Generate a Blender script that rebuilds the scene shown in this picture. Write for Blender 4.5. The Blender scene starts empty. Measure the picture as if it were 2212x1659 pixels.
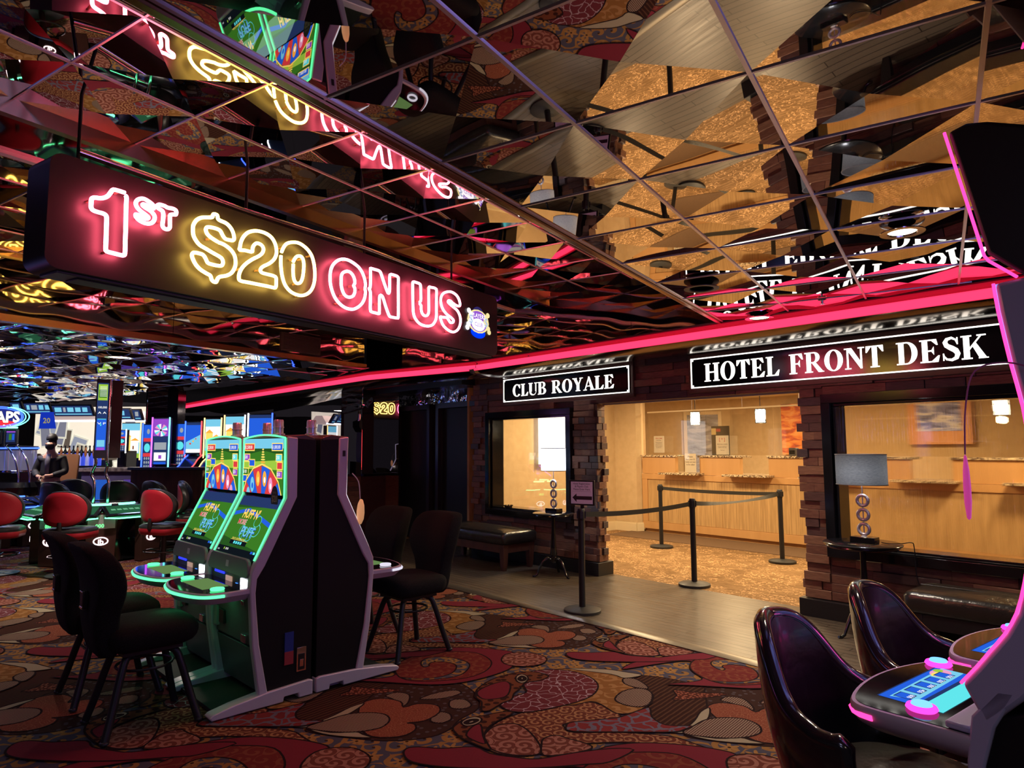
import bpy, bmesh, math, random
from mathutils import Vector, Matrix
random.seed(7)
PI = math.pi
sc = bpy.context.scene
col = sc.collection
# ------------------------------------------------------------------ camera
FPX, PITCH, ROLL, EYE = 1452.0, 0.0933746, -0.0045382, 1.6
cp_, sp_ = math.cos(PITCH), math.sin(PITCH)
cF = Vector((0, cp_, sp_)); R0 = Vector((1, 0, 0)); U0 = Vector((0, -sp_, cp_))
cR = math.cos(ROLL) * R0 + math.sin(ROLL) * U0
cU = -math.sin(ROLL) * R0 + math.cos(ROLL) * U0
cam = bpy.data.cameras.new('camera'); cam.sensor_width = 36; cam.lens = FPX / 2212 * 36
cam.clip_start = .05; cam.clip_end = 100
cam_o = bpy.data.objects.new('camera', cam); col.objects.link(cam_o)
cam_o.matrix_world = Matrix(((cR.x, cU.x, -cF.x, 0), (cR.y, cU.y, -cF.y, 0), (cR.z, cU.z, -cF.z, EYE), (0, 0, 0, 1)))
sc.camera = cam_o
# ------------------------------------------------------------------ world, exposure, render settings
wd = bpy.data.worlds.new('world'); sc.world = wd; wd.use_nodes = True
wd.node_tree.nodes['Background'].inputs[0].default_value = (.62, .52, .60, 1)
wd.node_tree.nodes['Background'].inputs[1].default_value = .032
vs = sc.view_settings; vs.view_transform = 'Standard'; vs.look = 'None'; vs.gamma = 1; vs.use_curve_mapping = False
vs.exposure = 0.0
cy = sc.cycles
cy.max_bounces = 7; cy.diffuse_bounces = 3; cy.glossy_bounces = 5; cy.transmission_bounces = 5; cy.transparent_max_bounces = 10
cy.caustics_reflective = False; cy.caustics_refractive = False
cy.use_denoising = True; cy.sample_clamp_indirect = 3.0; cy.blur_glossy = .5
cy.use_adaptive_sampling = True; cy.adaptive_threshold = .03
# frames of the place: the ceiling grid (b, a, z) and the wooden front wall (u, n, z)
ga, gw = .56608, -.728265
vA = Vector((math.sin(ga), math.cos(ga), 0)); vB = Vector((math.cos(ga), -math.sin(ga), 0))
vU = Vector((-math.sin(gw), -math.cos(gw), 0)); vN = Vector((math.cos(gw), -math.sin(gw), 0))
def frame(x, y, loc=(0, 0, 0)):
    return Matrix(((x.x, y.x, 0, loc[0]), (x.y, y.y, 0, loc[1]), (0, 0, 1, loc[2]), (0, 0, 0, 1)))
MG = frame(vB, vA); MW = frame(vU, vN)
WROT = math.atan2(vU.y, vU.x); GROT = math.atan2(vB.y, vB.x)
def area(name, loc, power, color, size, rot=(0, 0, 0), size_y=None, spread=None):
    l = bpy.data.lights.new(name, 'AREA'); l.energy = power; l.color = color; l.size = size
    if size_y: l.shape = 'RECTANGLE'; l.size_y = size_y
    if spread: l.spread = spread
    o = bpy.data.objects.new(name, l); col.objects.link(o); o.location = loc; o.rotation_euler = rot
    return o
def point(name, loc, power, color, r=.03):
    l = bpy.data.lights.new(name, 'POINT'); l.energy = power; l.color = color; l.shadow_soft_size = r
    o = bpy.data.objects.new(name, l); col.objects.link(o); o.location = loc
    return o
WARM = (1, .74, .42); SOFT = (1, .84, .66)
# lobby ceiling lights
for (u, n) in ((-7.0, 8.2), (-4.4, 8.2), (-7.0, 12.0), (-4.4, 12.0), (-1.6, 9.2)):
    p = MW @ Vector((u, n, 2.66)); area('lobby_light', p, 105, WARM, .5)
# seen ceiling downlights of the gaming floor, then added fill lights without fixtures
for (x, y, z, e) in ((2.185, 5.852, 2.72, 34), (2.071, 3.471, 2.72, 20), (-4.769, 8.087, 2.70, 50), (1.2, -1.2, 2.74, 9),
                     (-2.2, .3, 3.3, 4), (-4.3, 4.6, 3.3, 5), (4.2, 3.5, 2.74, 8), (-9, 12.5, 2.74, 34)):
    area('downlight_or_fill', (x, y, z), e, SOFT, .16, spread=2.4)

for (x, y, e) in ((-1.0, -1.6, 15), (.2, .2, 5)):  # added lavender fill lights near the camera, with no fixtures
    area('fill_near_camera', (x, y, 2.70), e, (.62, .62, 1), .5)

# ------------------------------------------------------------------ mesh builder
class MB:
    def __init__(s, M=None):
        s.v = []; s.f = []; s.m = []; s.M = M or Matrix.Identity(4)
    def add(s, vs_, fs, m=0, M=None):
        T = s.M @ M if M is not None else s.M
        k = len(s.v); s.v += [tuple(T @ Vector(p)) for p in vs_]
        s.f += [tuple(i + k for i in f) for f in fs]; s.m += [m] * len(fs)
        return s
    def box(s, x0, x1, y0, y1, z0, z1, m=0, M=None):
        v = [(x, y, z) for x in (x0, x1) for y in (y0, y1) for z in (z0, z1)]
        return s.add(v, [(0, 1, 3, 2), (4, 6, 7, 5), (0, 4, 5, 1), (2, 3, 7, 6), (0, 2, 6, 4), (1, 5, 7, 3)], m, M)
    def face(s, pts, m=0, M=None): return s.add(pts, [tuple(range(len(pts)))], m, M)
    def prism(s, poly, a0, a1, ax='y', m=0, M=None, caps=True):
        """poly in the plane across ax, extruded from a0 to a1"""
        def P(p, a): return (p[0], a, p[1]) if ax == 'y' else ((a, p[0], p[1]) if ax == 'x' else (p[0], p[1], a))
        n = len(poly); v = [P(p, a0) for p in poly] + [P(p, a1) for p in poly]
        f = [(i, (i + 1) % n, n + (i + 1) % n, n + i) for i in range(n)]
        if caps: f += [tuple(range(n))[::-1], tuple(range(n, 2 * n))]
        return s.add(v, f, m, M)
    def loft(s, rings, m=0, closed=True, caps=True, M=None):
        n = len(rings[0]); v = [p for r in rings for p in r]; f = []
        for k in range(len(rings) - 1):
            for i in range(n if closed else n - 1):
                j = (i + 1) % n; f.append((k * n + i, k * n + j, (k + 1) * n + j, (k + 1) * n + i))
        if caps and closed: f += [tuple(range(n))[::-1], tuple(range((len(rings) - 1) * n, len(rings) * n))]
        return s.add(v, f, m, M)
    def lathe(s, prof, n=20, c=(0, 0, 0), m=0, M=None, sx=1, sy=1):
        rings = [[(c[0] + sx * r * math.cos(2 * PI * i / n), c[1] + sy * r * math.sin(2 * PI * i / n), c[2] + z) for i in range(n)] for r, z in prof]
        return s.loft(rings, m, M=M)
    def tube(s, pts, r, n=8, m=0, closed=False, M=None, ry=None):
        P = [Vector(p) for p in pts]; k = len(P); rings = []
        nx = None
        for i in range(k):
            a = P[(i - 1) % k] if (closed or i) else P[i]; b = P[(i + 1) % k] if (closed or i < k - 1) else P[i]
            t = (b - a); t = t.normalized() if t.length > 1e-9 else Vector((0, 0, 1))
            if nx is None:
                nx = t.orthogonal().normalized()
            nx = (nx - t * nx.dot(t)); nx = nx.normalized() if nx.length > 1e-6 else t.orthogonal().normalized()
            ny = t.cross(nx); rr = r[i] if isinstance(r, (list, tuple)) else r
            rings.append([tuple(P[i] + nx * (rr * math.cos(2 * PI * j / n)) + ny * ((ry or rr) * math.sin(2 * PI * j / n))) for j in range(n)])
        if closed: rings.append(rings[0]); return s.loft(rings, m, caps=False, M=M)
        return s.loft(rings, m, M=M)
    def cyl(s, p0, p1, r, n=12, m=0, r1=None, M=None):
        return s.tube([p0, p1], [r, r1 if r1 is not None else r], n, m, M=M)
    def merge(s, geo, M, m=0): return s.add(geo[0], geo[1], m, M)
MATS = {}
def pm(name, c, rough=.5, metal=0, spec=.5, emit=None, es=0, noise=None, bump=None, trans=0, alpha=None, coat=0, ior=None, stretch=None):
    """procedural material; noise=(scale, colour2, contrast) bump=(scale, strength)"""
    if name in MATS: return MATS[name]
    m = bpy.data.materials.new(name); m.use_nodes = True; nt = m.node_tree; b = nt.nodes['Principled BSDF']
    b.inputs['Base Color'].default_value = (*c, 1); b.inputs['Roughness'].default_value = rough; b.inputs['Metallic'].default_value = metal
    b.inputs['Specular IOR Level'].default_value = spec
    if coat: b.inputs['Coat Weight'].default_value = coat; b.inputs['Coat Roughness'].default_value = .08
    if emit: b.inputs['Emission Color'].default_value = (*emit, 1); b.inputs['Emission Strength'].default_value = es
    if trans: b.inputs['Transmission Weight'].default_value = trans
    if alpha is not None: b.inputs['Alpha'].default_value = alpha
    if noise or bump:
        tc = nt.nodes.new('ShaderNodeTexCoord'); mp = nt.nodes.new('ShaderNodeMapping'); nt.links.new(tc.outputs['Object'], mp.inputs[0])
        if stretch: mp.inputs['Scale'].default_value = stretch
    if noise:
        n = nt.nodes.new('ShaderNodeTexNoise'); n.inputs['Scale'].default_value = noise[0]; n.inputs['Detail'].default_value = 5
        nt.links.new(mp.outputs[0], n.inputs['Vector'])
        r = nt.nodes.new('ShaderNodeValToRGB'); k = noise[2] if len(noise) > 2 else .25
        r.color_ramp.elements[0].position = .5 - k / 2; r.color_ramp.elements[1].position = .5 + k / 2
        r.color_ramp.elements[0].color = (*c, 1); r.color_ramp.elements[1].color = (*noise[1], 1)
        nt.links.new(n.outputs['Fac'], r.inputs[0]); nt.links.new(r.outputs[0], b.inputs['Base Color'])
    if bump:
        n = nt.nodes.new('ShaderNodeTexNoise'); n.inputs['Scale'].default_value = bump[0]; n.inputs['Detail'].default_value = bump[2] if len(bump) > 2 else 3
        nt.links.new(mp.outputs[0], n.inputs['Vector'])
        bp = nt.nodes.new('ShaderNodeBump'); bp.inputs['Strength'].default_value = bump[1]; bp.inputs['Distance'].default_value = bump[3] if len(bump) > 3 else .01
        nt.links.new(n.outputs['Fac'], bp.inputs['Height']); nt.links.new(bp.outputs[0], b.inputs['Normal'])
    MATS[name] = m; return m
def em(name, c, s=1.0):
    if name in MATS: return MATS[name]
    m = bpy.data.materials.new(name); m.use_nodes = True; nt = m.node_tree
    nt.nodes.remove(nt.nodes['Principled BSDF']); e = nt.nodes.new('ShaderNodeEmission')
    e.inputs[0].default_value = (*c, 1); e.inputs[1].default_value = s
    nt.links.new(e.outputs[0], nt.nodes['Material Output'].inputs[0]); MATS[name] = m; return m
def tag(o, label=None, cat=None, group=None, kind=None):
    if label: o['label'] = label
    if cat: o['category'] = cat
    if group: o['group'] = group
    if kind: o['kind'] = kind
    return o
def obj(name, mb, mats, parent=None, bevel=0, smooth=35, sub=0, solid=0, weld=0, bseg=2):
    me = bpy.data.meshes.new(name); me.from_pydata(mb.v, [], mb.f); me.update()
    for m in (mats if isinstance(mats, (list, tuple)) else [mats]): me.materials.append(m)
    me.polygons.foreach_set('material_index', mb.m)
    if weld or sub:
        bm = bmesh.new(); bm.from_mesh(me); bmesh.ops.remove_doubles(bm, verts=bm.verts, dist=weld or 1e-5)
        bmesh.ops.recalc_face_normals(bm, faces=bm.faces); bm.to_mesh(me); bm.free()
    if smooth is not None: me.shade_smooth(); me.set_sharp_from_angle(angle=math.radians(smooth))
    o = bpy.data.objects.new(name, me); col.objects.link(o)
    if parent: o.parent = parent
    if solid: md = o.modifiers.new('solid', 'SOLIDIFY'); md.thickness = solid; md.offset = 0
    if bevel: md = o.modifiers.new('bevel', 'BEVEL'); md.width = bevel; md.segments = bseg; md.limit_method = 'ANGLE'; md.angle_limit = math.radians(40)
    if sub: md = o.modifiers.new('sub', 'SUBSURF'); md.levels = sub; md.render_levels = sub; me.shade_smooth()
    return o
def struct(name, mb, mats, **k):
    o = obj(name, mb, mats, **k); o['kind'] = 'structure'; return o
def thing(name, label, cat, loc=(0, 0, 0), rz=0, group=None):
    o = bpy.data.objects.new(name, None); col.objects.link(o); o.location = loc; o.rotation_euler = (0, 0, rz); o.empty_display_size = .1
    return tag(o, label, cat, group)
def dup(root, loc, rz, label, group=None):
    r = root.copy(); col.objects.link(r); r.location = loc; r.rotation_euler = (0, 0, rz); r['label'] = label
    if group: r['group'] = group
    for ch in list(root.children):
        c = ch.copy(); col.objects.link(c); c.parent = r
        for g in ch.children:
            d = g.copy(); col.objects.link(d); d.parent = c
    return r
def at(x, y, Y):
    """the point seen at pixel (x, y) at world depth Y"""
    d = cR * ((x - 1106) / FPX) - cU * ((y - 829.5) / FPX) + cF
    return Vector((0, 0, EYE)) + d * (Y / d.y)
def atz(x, y, z):
    d = cR * ((x - 1106) / FPX) - cU * ((y - 829.5) / FPX) + cF
    return Vector((0, 0, EYE)) + d * ((z - EYE) / d.z)
def smoothp(pts, k=4, closed=True):
    """Catmull-Rom through the points"""
    n = len(pts); out = []
    for i in range(n if closed else n - 1):
        p = [pts[(i + j - 1) % n] if closed else pts[min(max(i + j - 1, 0), n - 1)] for j in range(4)]
        for s_ in range(k):
            t = s_ / k
            out.append(tuple(.5 * (2 * p[1][d] + (p[2][d] - p[0][d]) * t + (2 * p[0][d] - 5 * p[1][d] + 4 * p[2][d] - p[3][d]) * t * t + (3 * p[1][d] - p[0][d] - 3 * p[2][d] + p[3][d]) * t ** 3) for d in range(len(p[1]))))
    if not closed: out.append(tuple(pts[-1]))
    return out
_tc = {}
def text_geo(s, size=1.0, bold=0.0, align='CENTER', sx=1.0):
    key = (s, bold, align)
    if key not in _tc:
        cu = bpy.data.curves.new('t', 'FONT'); cu.body = s; cu.size = 1; cu.align_x = align; cu.resolution_u = 2; cu.offset = bold
        ob = bpy.data.objects.new('t', cu); me = bpy.data.meshes.new_from_object(ob)
        _tc[key] = ([tuple(v.co) for v in me.vertices], [tuple(p.vertices) for p in me.polygons])
        bpy.data.objects.remove(ob); bpy.data.curves.remove(cu); bpy.data.meshes.remove(me)
    v, f = _tc[key]
    return [(x * size * sx, y * size, 0) for x, y, z in v], f
def plane_M(o, ux, uy):
    """matrix whose x, y run along ux, uy from o; z is their cross product"""
    ux = Vector(ux); uy = Vector(uy); uz = ux.cross(uy).normalized()
    return Matrix(((ux.x, uy.x, uz.x, o[0]), (ux.y, uy.y, uz.y, o[1]), (ux.z, uy.z, uz.z, o[2]), (0, 0, 0, 1)))
def node_mat(name, rough=.8, spec=.2):
    m = bpy.data.materials.new(name); m.use_nodes = True; nt = m.node_tree; b = nt.nodes['Principled BSDF']
    b.inputs['Roughness'].default_value = rough; b.inputs['Specular IOR Level'].default_value = spec
    MATS[name] = m
    def nd(t, **k):
        n = nt.nodes.new('ShaderNode' + t)
        for a, v_ in k.items(): setattr(n, a, v_)
        return n
    def ln(a, b_): nt.links.new(a, b_)
    def math_(op, a, b_=None):
        n = nd('Math', operation=op)
        for i, x in enumerate((a, b_)):
            if x is None: continue
            if isinstance(x, (int, float)): n.inputs[i].default_value = x
            else: ln(x, n.inputs[i])
        return n.outputs[0]
    def mix(f, a, b_):
        n = nd('Mix', data_type='RGBA')
        for i, x in ((0, f), (6, a), (7, b_)):
            if isinstance(x, (int, float)): n.inputs[i].default_value = x
            elif isinstance(x, tuple): n.inputs[i].default_value = (*x, 1)
            else: ln(x, n.inputs[i])
        return n.outputs[2]
    return m, nt, b, nd, ln, math_, mix
# ------------------------------------------------------------------ common materials
def mirror_mat(name, c, rough, amp, sc_=1.3, det=1):
    m, nt, b, nd, ln, ma, mix = node_mat(name, rough, .5)
    b.inputs['Metallic'].default_value = 1; b.inputs['Base Color'].default_value = (*c, 1)
    tc = nd('TexCoord'); n = nd('TexNoise'); n.inputs['Scale'].default_value = sc_; n.inputs['Detail'].default_value = det
    ln(tc.outputs['Object'], n.inputs['Vector']); bp = nd('Bump'); bp.inputs['Strength'].default_value = 1; bp.inputs['Distance'].default_value = amp
    ln(n.outputs['Fac'], bp.inputs['Height']); ln(bp.outputs[0], b.inputs['Normal']); return m
M_ceil = mirror_mat('smoked_mirror_tile', (.66, .62, .60), .012, .0016, 1.6)
M_ceil2 = mirror_mat('far_mirror_tile', (.66, .64, .70), .03, .012, 2.0, 2)
M_fascia = mirror_mat('dark_bronze_mirror', (.34, .28, .25), .03, .016, 1.3)
M_wallmir = mirror_mat('wall_mirror', (.52, .5, .55), .01, .002, 1.0)
M_grid = pm('chrome_grid_strip', (.85, .82, .85), .38, .85)
M_brass = pm('brass_strip', (.42, .26, .13), .2, 1)
M_bronze = pm('polished_bronze', (.14, .085, .05), .16, 1, bump=(1.5, .35, 1, .06), stretch=(1, 1, 3))
M_black = pm('black_paint', (.012, .012, .014), .45)
M_blackg = pm('black_gloss', (.008, .008, .010), .12)
M_wood = [pm('wall_block_a', (.15, .062, .042), .5, noise=(14, (.21, .095, .06)), stretch=(1, 1, 6)),
          pm('wall_block_b', (.22, .105, .062), .5, noise=(14, (.30, .15, .09)), stretch=(1, 1, 6)),
          pm('wall_block_c', (.085, .042, .038), .5, noise=(14, (.12, .06, .05)), stretch=(1, 1, 6)),
          pm('wall_block_d', (.06, .045, .05), .5, noise=(14, (.09, .065, .065)), stretch=(1, 1, 6))]
M_beige = pm('beige_wallpaper', (.58, .42, .23), .85, noise=(9, (.66, .49, .28), .5), bump=(60, .25))
M_cream = pm('cream_paint', (.75, .62, .40), .5)
M_maple = pm('maple_veneer', (.56, .31, .12), .35, noise=(7, (.63, .36, .15), .5), stretch=(1, 1, .08))
M_reed = pm('reeded_maple_panel', (.42, .26, .11), .4, noise=(80, (.62, .40, .18), .3), stretch=(1, 1, .03))
M_granite = pm('brown_granite', (.10, .06, .04), .2, noise=(45, (.75, .60, .38), .12))
M_leather = pm('black_leather', (.022, .02, .019), .28, spec=.6, bump=(7, .5, 4, .03))
M_fabric = pm('black_chair_fabric', (.011, .011, .012), .95, spec=.15, noise=(180, (.018, .018, .02)), bump=(220, .2))
M_darkwood = pm('dark_stained_wood', (.055, .02, .014), .4, noise=(12, (.09, .034, .022)), stretch=(1, 1, .2))
M_blacktbl = pm('black_lacquer', (.010, .010, .012), .18, coat=.5)
M_silver = pm('silver_grey_paint', (.66, .61, .78), .38, metal=.15)
M_silverd = pm('dark_grey_plastic', (.10, .10, .12), .45)
M_cabinet = pm('black_cabinet_laminate', (.0045, .0045, .007), .6, spec=.3)
M_chrome = pm('chrome', (.75, .74, .80), .12, 1)
M_nickel = pm('brushed_nickel', (.70, .68, .74), .28, .6)
M_mat = pm('brown_floor_mat', (.14, .085, .045), .8, noise=(60, (.17, .10, .055)))
M_white = pm('white_paper', (.75, .72, .68), .7)
M_ink = pm('dark_ink', (.03, .02, .03), .7)
def glass_mat(name, tint, gl, ribs=0.0, haze=0.0):
    m = bpy.data.materials.new(name); m.use_nodes = True; nt = m.node_tree; nt.nodes.remove(nt.nodes['Principled BSDF'])
    out = nt.nodes['Material Output']; t = nt.nodes.new('ShaderNodeBsdfTransparent'); t.inputs[0].default_value = (*tint, 1)
    g = nt.nodes.new('ShaderNodeBsdfGlossy'); g.inputs['Roughness'].default_value = .02; mx = nt.nodes.new('ShaderNodeMixShader'); mx.inputs[0].default_value = gl
    src = t.outputs[0]
    if haze:
        r = nt.nodes.new('ShaderNodeBsdfRefraction'); r.inputs['IOR'].default_value = 1.02; r.inputs['Roughness'].default_value = .12; r.inputs[0].default_value = (*tint, 1)
        m2 = nt.nodes.new('ShaderNodeMixShader'); m2.inputs[0].default_value = haze
        nt.links.new(t.outputs[0], m2.inputs[1]); nt.links.new(r.outputs[0], m2.inputs[2]); src = m2.outputs[0]
        if ribs:
            tc = nt.nodes.new('ShaderNodeTexCoord'); mp = nt.nodes.new('ShaderNodeMapping'); mp.inputs['Scale'].default_value = (1, 1, .04)
            n = nt.nodes.new('ShaderNodeTexNoise'); n.inputs['Scale'].default_value = 55; bp = nt.nodes.new('ShaderNodeBump'); bp.inputs['Distance'].default_value = ribs
            nt.links.new(tc.outputs['Object'], mp.inputs[0]); nt.links.new(mp.outputs[0], n.inputs[0]); nt.links.new(n.outputs['Fac'], bp.inputs['Height'])
            nt.links.new(bp.outputs[0], r.inputs['Normal']); nt.links.new(bp.outputs[0], g.inputs['Normal'])
    nt.links.new(src, mx.inputs[1]); nt.links.new(g.outputs[0], mx.inputs[2]); nt.links.new(mx.outputs[0], out.inputs[0]); MATS[name] = m; return m
M_glass = glass_mat('window_glass', (.98, .97, .95), .13)
M_rain = glass_mat('reeded_window_glass', (.97, .94, .88), .10, .004, .55)
M_acryl = glass_mat('clear_acrylic', (.97, .95, .9), .07)

# ------------------------------------------------------------------ ceilings
TS = .6096
def cut(o, planes):
    bm = bmesh.new(); bm.from_mesh(o.data)
    for co, no in planes:   # keep the side no points away from
        bmesh.ops.bisect_plane(bm, geom=bm.verts[:] + bm.edges[:] + bm.faces[:], plane_co=co, plane_no=no, clear_outer=True)
    bm.to_mesh(o.data); bm.free()
def tiles(name, b0, b1, a0, a1, z, ob, oa, mats, planes=(), dz=-.03, strip=.014, jit=.0):
    mb = MB(MG)
    i0 = math.ceil((b0 - ob) / TS - 1e-6) - 1; i1 = math.floor((b1 - ob) / TS) + 1
    j0 = math.ceil((a0 - oa) / TS) - 1; j1 = math.floor((a1 - oa) / TS) + 1
    for i in range(i0, i1):
        for j in range(j0, j1):
            x0, y0 = ob + i * TS, oa + j * TS; x1, y1 = x0 + TS, y0 + TS
            c = (x0 + TS / 2, y0 + TS / 2, z + dz + random.uniform(-jit, jit))
            q = [(x0, y0, z), (x1, y0, z), (x1, y1, z), (x0, y1, z), c]
            mb.add(q, [(0, 4, 1), (1, 4, 2), (2, 4, 3), (3, 4, 0)], 0)
    for i in range(i0, i1 + 1):
        x = ob + i * TS; mb.box(x - strip / 2, x + strip / 2, oa + j0 * TS, oa + j1 * TS, z - .006, z + .002, 1)
    for j in range(j0, j1 + 1):
        y = oa + j * TS; mb.box(ob + i0 * TS, ob + i1 * TS, y - strip / 3, y + strip / 3, z - .005, z + .002, 1)
    o = struct(name, mb, mats, smooth=None)
    pl = [(MG @ Vector((b0, 0, 0)), -vB), (MG @ Vector((b1, 0, 0)), vB), (MG @ Vector((0, a0, 0)), -vA), (MG @ Vector((0, a1, 0)), vA)] + list(planes)
    cut(o, pl); return o
ZL, ZH = 2.76, 3.367
COVE_N = 5.60
cove_pl = (MW @ Vector((0, COVE_N, 0)), vN)
P = [Vector((4.75, 3.1, 0)), Vector((-.535, 8.984, 0)), Vector((-2.225, 10.195, 0)), Vector((-5.995, 14.387, 0)), Vector((-9.217, 18.199, 0))]
P[0] = MW @ Vector((2.5, COVE_N, 0)); P[1] = MW @ Vector((-7.06, COVE_N, 0))
def nrm(p, q): d = (q - p).normalized(); return Vector((-d.y, d.x, 0))
# far part of the left cove: right-hand normals (pointing behind the cove)
def behind(p, q):
    n = nrm(p, q); return n if n.dot(vN) > 0 else -n
left_cut = [(P[2], behind(P[1], P[2])), (P[3], behind(P[2], P[3])), (P[4], behind(P[3], P[4]))]
tiles('ceiling', -1.69, 5.6, -3.5, 9.4, ZL, .168, 1.476 - 2 * TS, [M_ceil, M_grid], [cove_pl], dz=-.02)
tiles('ceiling_coffer', -6.98, -1.69, -3.5, 9.4, ZH, -2.055, 1.394, [M_ceil, M_grid], [cove_pl, left_cut[0]])
tiles('ceiling_far', -24, -6.98, -3.5, 17.5, ZL, -7.03, 1.0, [M_ceil2, M_grid], [left_cut[0], left_cut[1], left_cut[2]], dz=-.045, jit=.03)
# coffer sides, beam and trims
mb = MB(MG)
mb.box(-1.69, -1.66, -3.5, 8.1, ZL, ZH + .1, 0)
mb.box(-1.70, -1.672, -3.5, 8.05, ZL - .02, ZL + .02, 1)
mb.box(-1.722, -1.70, -3.5, 8.0, ZL - .008, ZL + .006, 2)
o = struct('trim_1', mb, [M_fascia, M_brass, M_grid], smooth=None); cut(o, [cove_pl])
mb = MB(MG)
mb.box(-4.46, -3.90, -3.5, 9, ZH - .055, ZH + .02, 0); mb.box(-3.91, -3.86, -3.5, 9, ZH - .09, ZH - .0, 1); mb.box(-4.50, -4.45, -3.5, 9, ZH - .075, ZH, 2)
o = struct('trim_2', mb, [M_fascia, M_brass, M_grid], smooth=None); cut(o, [cove_pl])
mb = MB(MG)     # mirrored bulkhead
seams = [-3.5, 0.3, 1.95, 4.12, 5.35, 7.0]
for i in range(len(seams) - 1):
    mb.box(-7.02, -6.98, seams[i] + .003, seams[i + 1] - .003, ZL, ZH, 0)
mb.box(-7.03, -6.93, -3.5, 7.0, ZL - .03, ZL + .035, 1); mb.box(-7.0, -6.94, -3.5, 7.0, ZH - .05, ZH, 1)
o = struct('wall_bulkhead', mb, [M_fascia, M_brass], smooth=None)
mb = MB()       # vertical mirror above the coves
def vwall(mb, p, q, z0, z1, th=.03, m=0, off=0, seam=None):
    n = behind(p, q); d = (q - p); L = d.length; d = d / L
    k = max(1, int(round(L / seam))) if seam else 1
    for i in range(k):
        a = p + d * (L * i / k + (.002 if i else 0)) + n * off; b = p + d * (L * (i + 1) / k - .002) + n * off
        v = [a, b, b + n * th, a + n * th]
        mb.add([(w.x, w.y, z0) for w in v] + [(w.x, w.y, z1) for w in v], [(0, 1, 2, 3), (4, 7, 6, 5), (0, 4, 5, 1), (1, 5, 6, 2), (2, 6, 7, 3), (3, 7, 4, 0)], m)
e0 = MW @ Vector((-3.05, COVE_N, 0))
vwall(mb, e0, P[1], ZL, ZH, seam=1.2); vwall(mb, P[1], P[2], ZL, ZH, seam=1.1)
struct('wall_coffer', mb, [M_fascia], smooth=None)
# roof slab above everything, so no sky shows
mb = MB(MG); mb.box(-30, 14, -6, 30, 3.62, 3.7, 0); struct('ceiling_slab', mb, [M_black], smooth=None)
# ------------------------------------------------------------------ light coves and bronze moulding
M_covered = pm('red_cove_lacquer', (.50, .01, .035), .3, emit=(1, .015, .06), es=.28)
M_coveglow = em('pink_cove_lens', (1.0, .035, .11), 1.9)
prof_in = [(0, ZL + .004), (-.012, ZL + .004), (-.012, ZL - .01), (.03, ZL - .012)]
prof_red = [(.03, ZL - .012), (.075, ZL - .03), (.06, ZL - .062), (.035, ZL - .062)]
prof_lens = [(.040, ZL - .055), (.05, ZL - .135)]
prof_m = [(.03, 2.632), (.0, 2.622), (.04, 2.60), (.16, 2.577), (.32, 2.57), (.5, 2.575), (.7, 2.60), (.84, 2.63), (.9, 2.65)]
def path_prof(mb, pts, prof, m):
    rings = []
    for i, p in enumerate(pts):
        ns = []
        if i: ns.append(behind(pts[i - 1], p))
        if i < len(pts) - 1: ns.append(behind(p, pts[i + 1]))
        n = sum(ns, Vector()).normalized(); k = 1 / max(.3, n.dot(ns[0]))
        rings.append([(p.x + n.x * k * d, p.y + n.y * k * d, z) for d, z in prof])
    mb.loft(rings, m, closed=False, caps=False)
for k, (pts, nm) in enumerate(((P[:2], 'trim_3'), (P[1:], 'trim_4'))):
    mb = MB()
    pts2 = [pts[0] + (pts[1] - pts[0]) * t for t in [i / 6 for i in range(6)]] + list(pts[1:])
    path_prof(mb, pts2, prof_in, 0); path_prof(mb, pts2, prof_m, 1)
    struct(nm, mb, [M_black, M_bronze], smooth=50)
    t = thing('cove_light', ['red and pink cove light running above the wooden wall and the two lobby signs', 'red and pink cove light curving away over the mirrored wall at the left'][k], 'cove light', (0, 0, 0), 0, 'cove lights')
    mb = MB(); path_prof(mb, pts2, prof_red, 0); obj('red_band', mb, M_covered, t, smooth=50)
    mb = MB(); path_prof(mb, pts2, prof_lens, 0); obj('pink_lens', mb, M_coveglow, t, smooth=50)
    mb = MB(); q = pts[1] if k == 0 else pts[0]
mb = MB(MW); mb.prism([(5.57, 2.64), (5.6, 2.59), (5.85, 2.555), (6.2, 2.56), (6.45, 2.60), (6.5, 2.66), (5.6, 2.66)], -7.12, -7.02, 'x', 0)
struct('trim_5', mb, [M_chrome])
# ------------------------------------------------------------------ floors
def plank_mat():
    m, nt, b, nd, ln, ma, mix = node_mat('grey_brown_planks', .38, .5)
    tc = nd('TexCoord'); br = nd('TexBrick'); br.offset = .37; br.inputs['Scale'].default_value = 1
    br.inputs['Mortar Size'].default_value = .005; br.inputs['Brick Width'].default_value = 1.15; br.inputs['Row Height'].default_value = .083
    br.inputs['Color1'].default_value = (.12, .093, .066, 1); br.inputs['Color2'].default_value = (.15, .115, .082, 1); br.inputs['Mortar'].default_value = (.02, .014, .01, 1)
    ln(tc.outputs['Object'], br.inputs['Vector']); n = nd('TexNoise'); n.inputs['Scale'].default_value = 5; mp = nd('Mapping'); mp.inputs['Scale'].default_value = (.4, 5, 1)
    ln(tc.outputs['Object'], mp.inputs[0]); ln(mp.outputs[0], n.inputs[0]); n.inputs['Detail'].default_value = 6
    ln(mix(ma('MULTIPLY', n.outputs['Fac'], .55), br.outputs['Color'], (.055, .044, .036)), b.inputs['Base Color'])
    bp = nd('Bump'); bp.inputs['Strength'].default_value = .25; bp.inputs['Distance'].default_value = .003; ln(n.outputs['Fac'], bp.inputs['Height']); ln(bp.outputs[0], b.inputs['Normal'])
    ln(ma('ADD', ma('MULTIPLY', n.outputs['Fac'], .3), .2), b.inputs['Roughness']); return m
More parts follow.
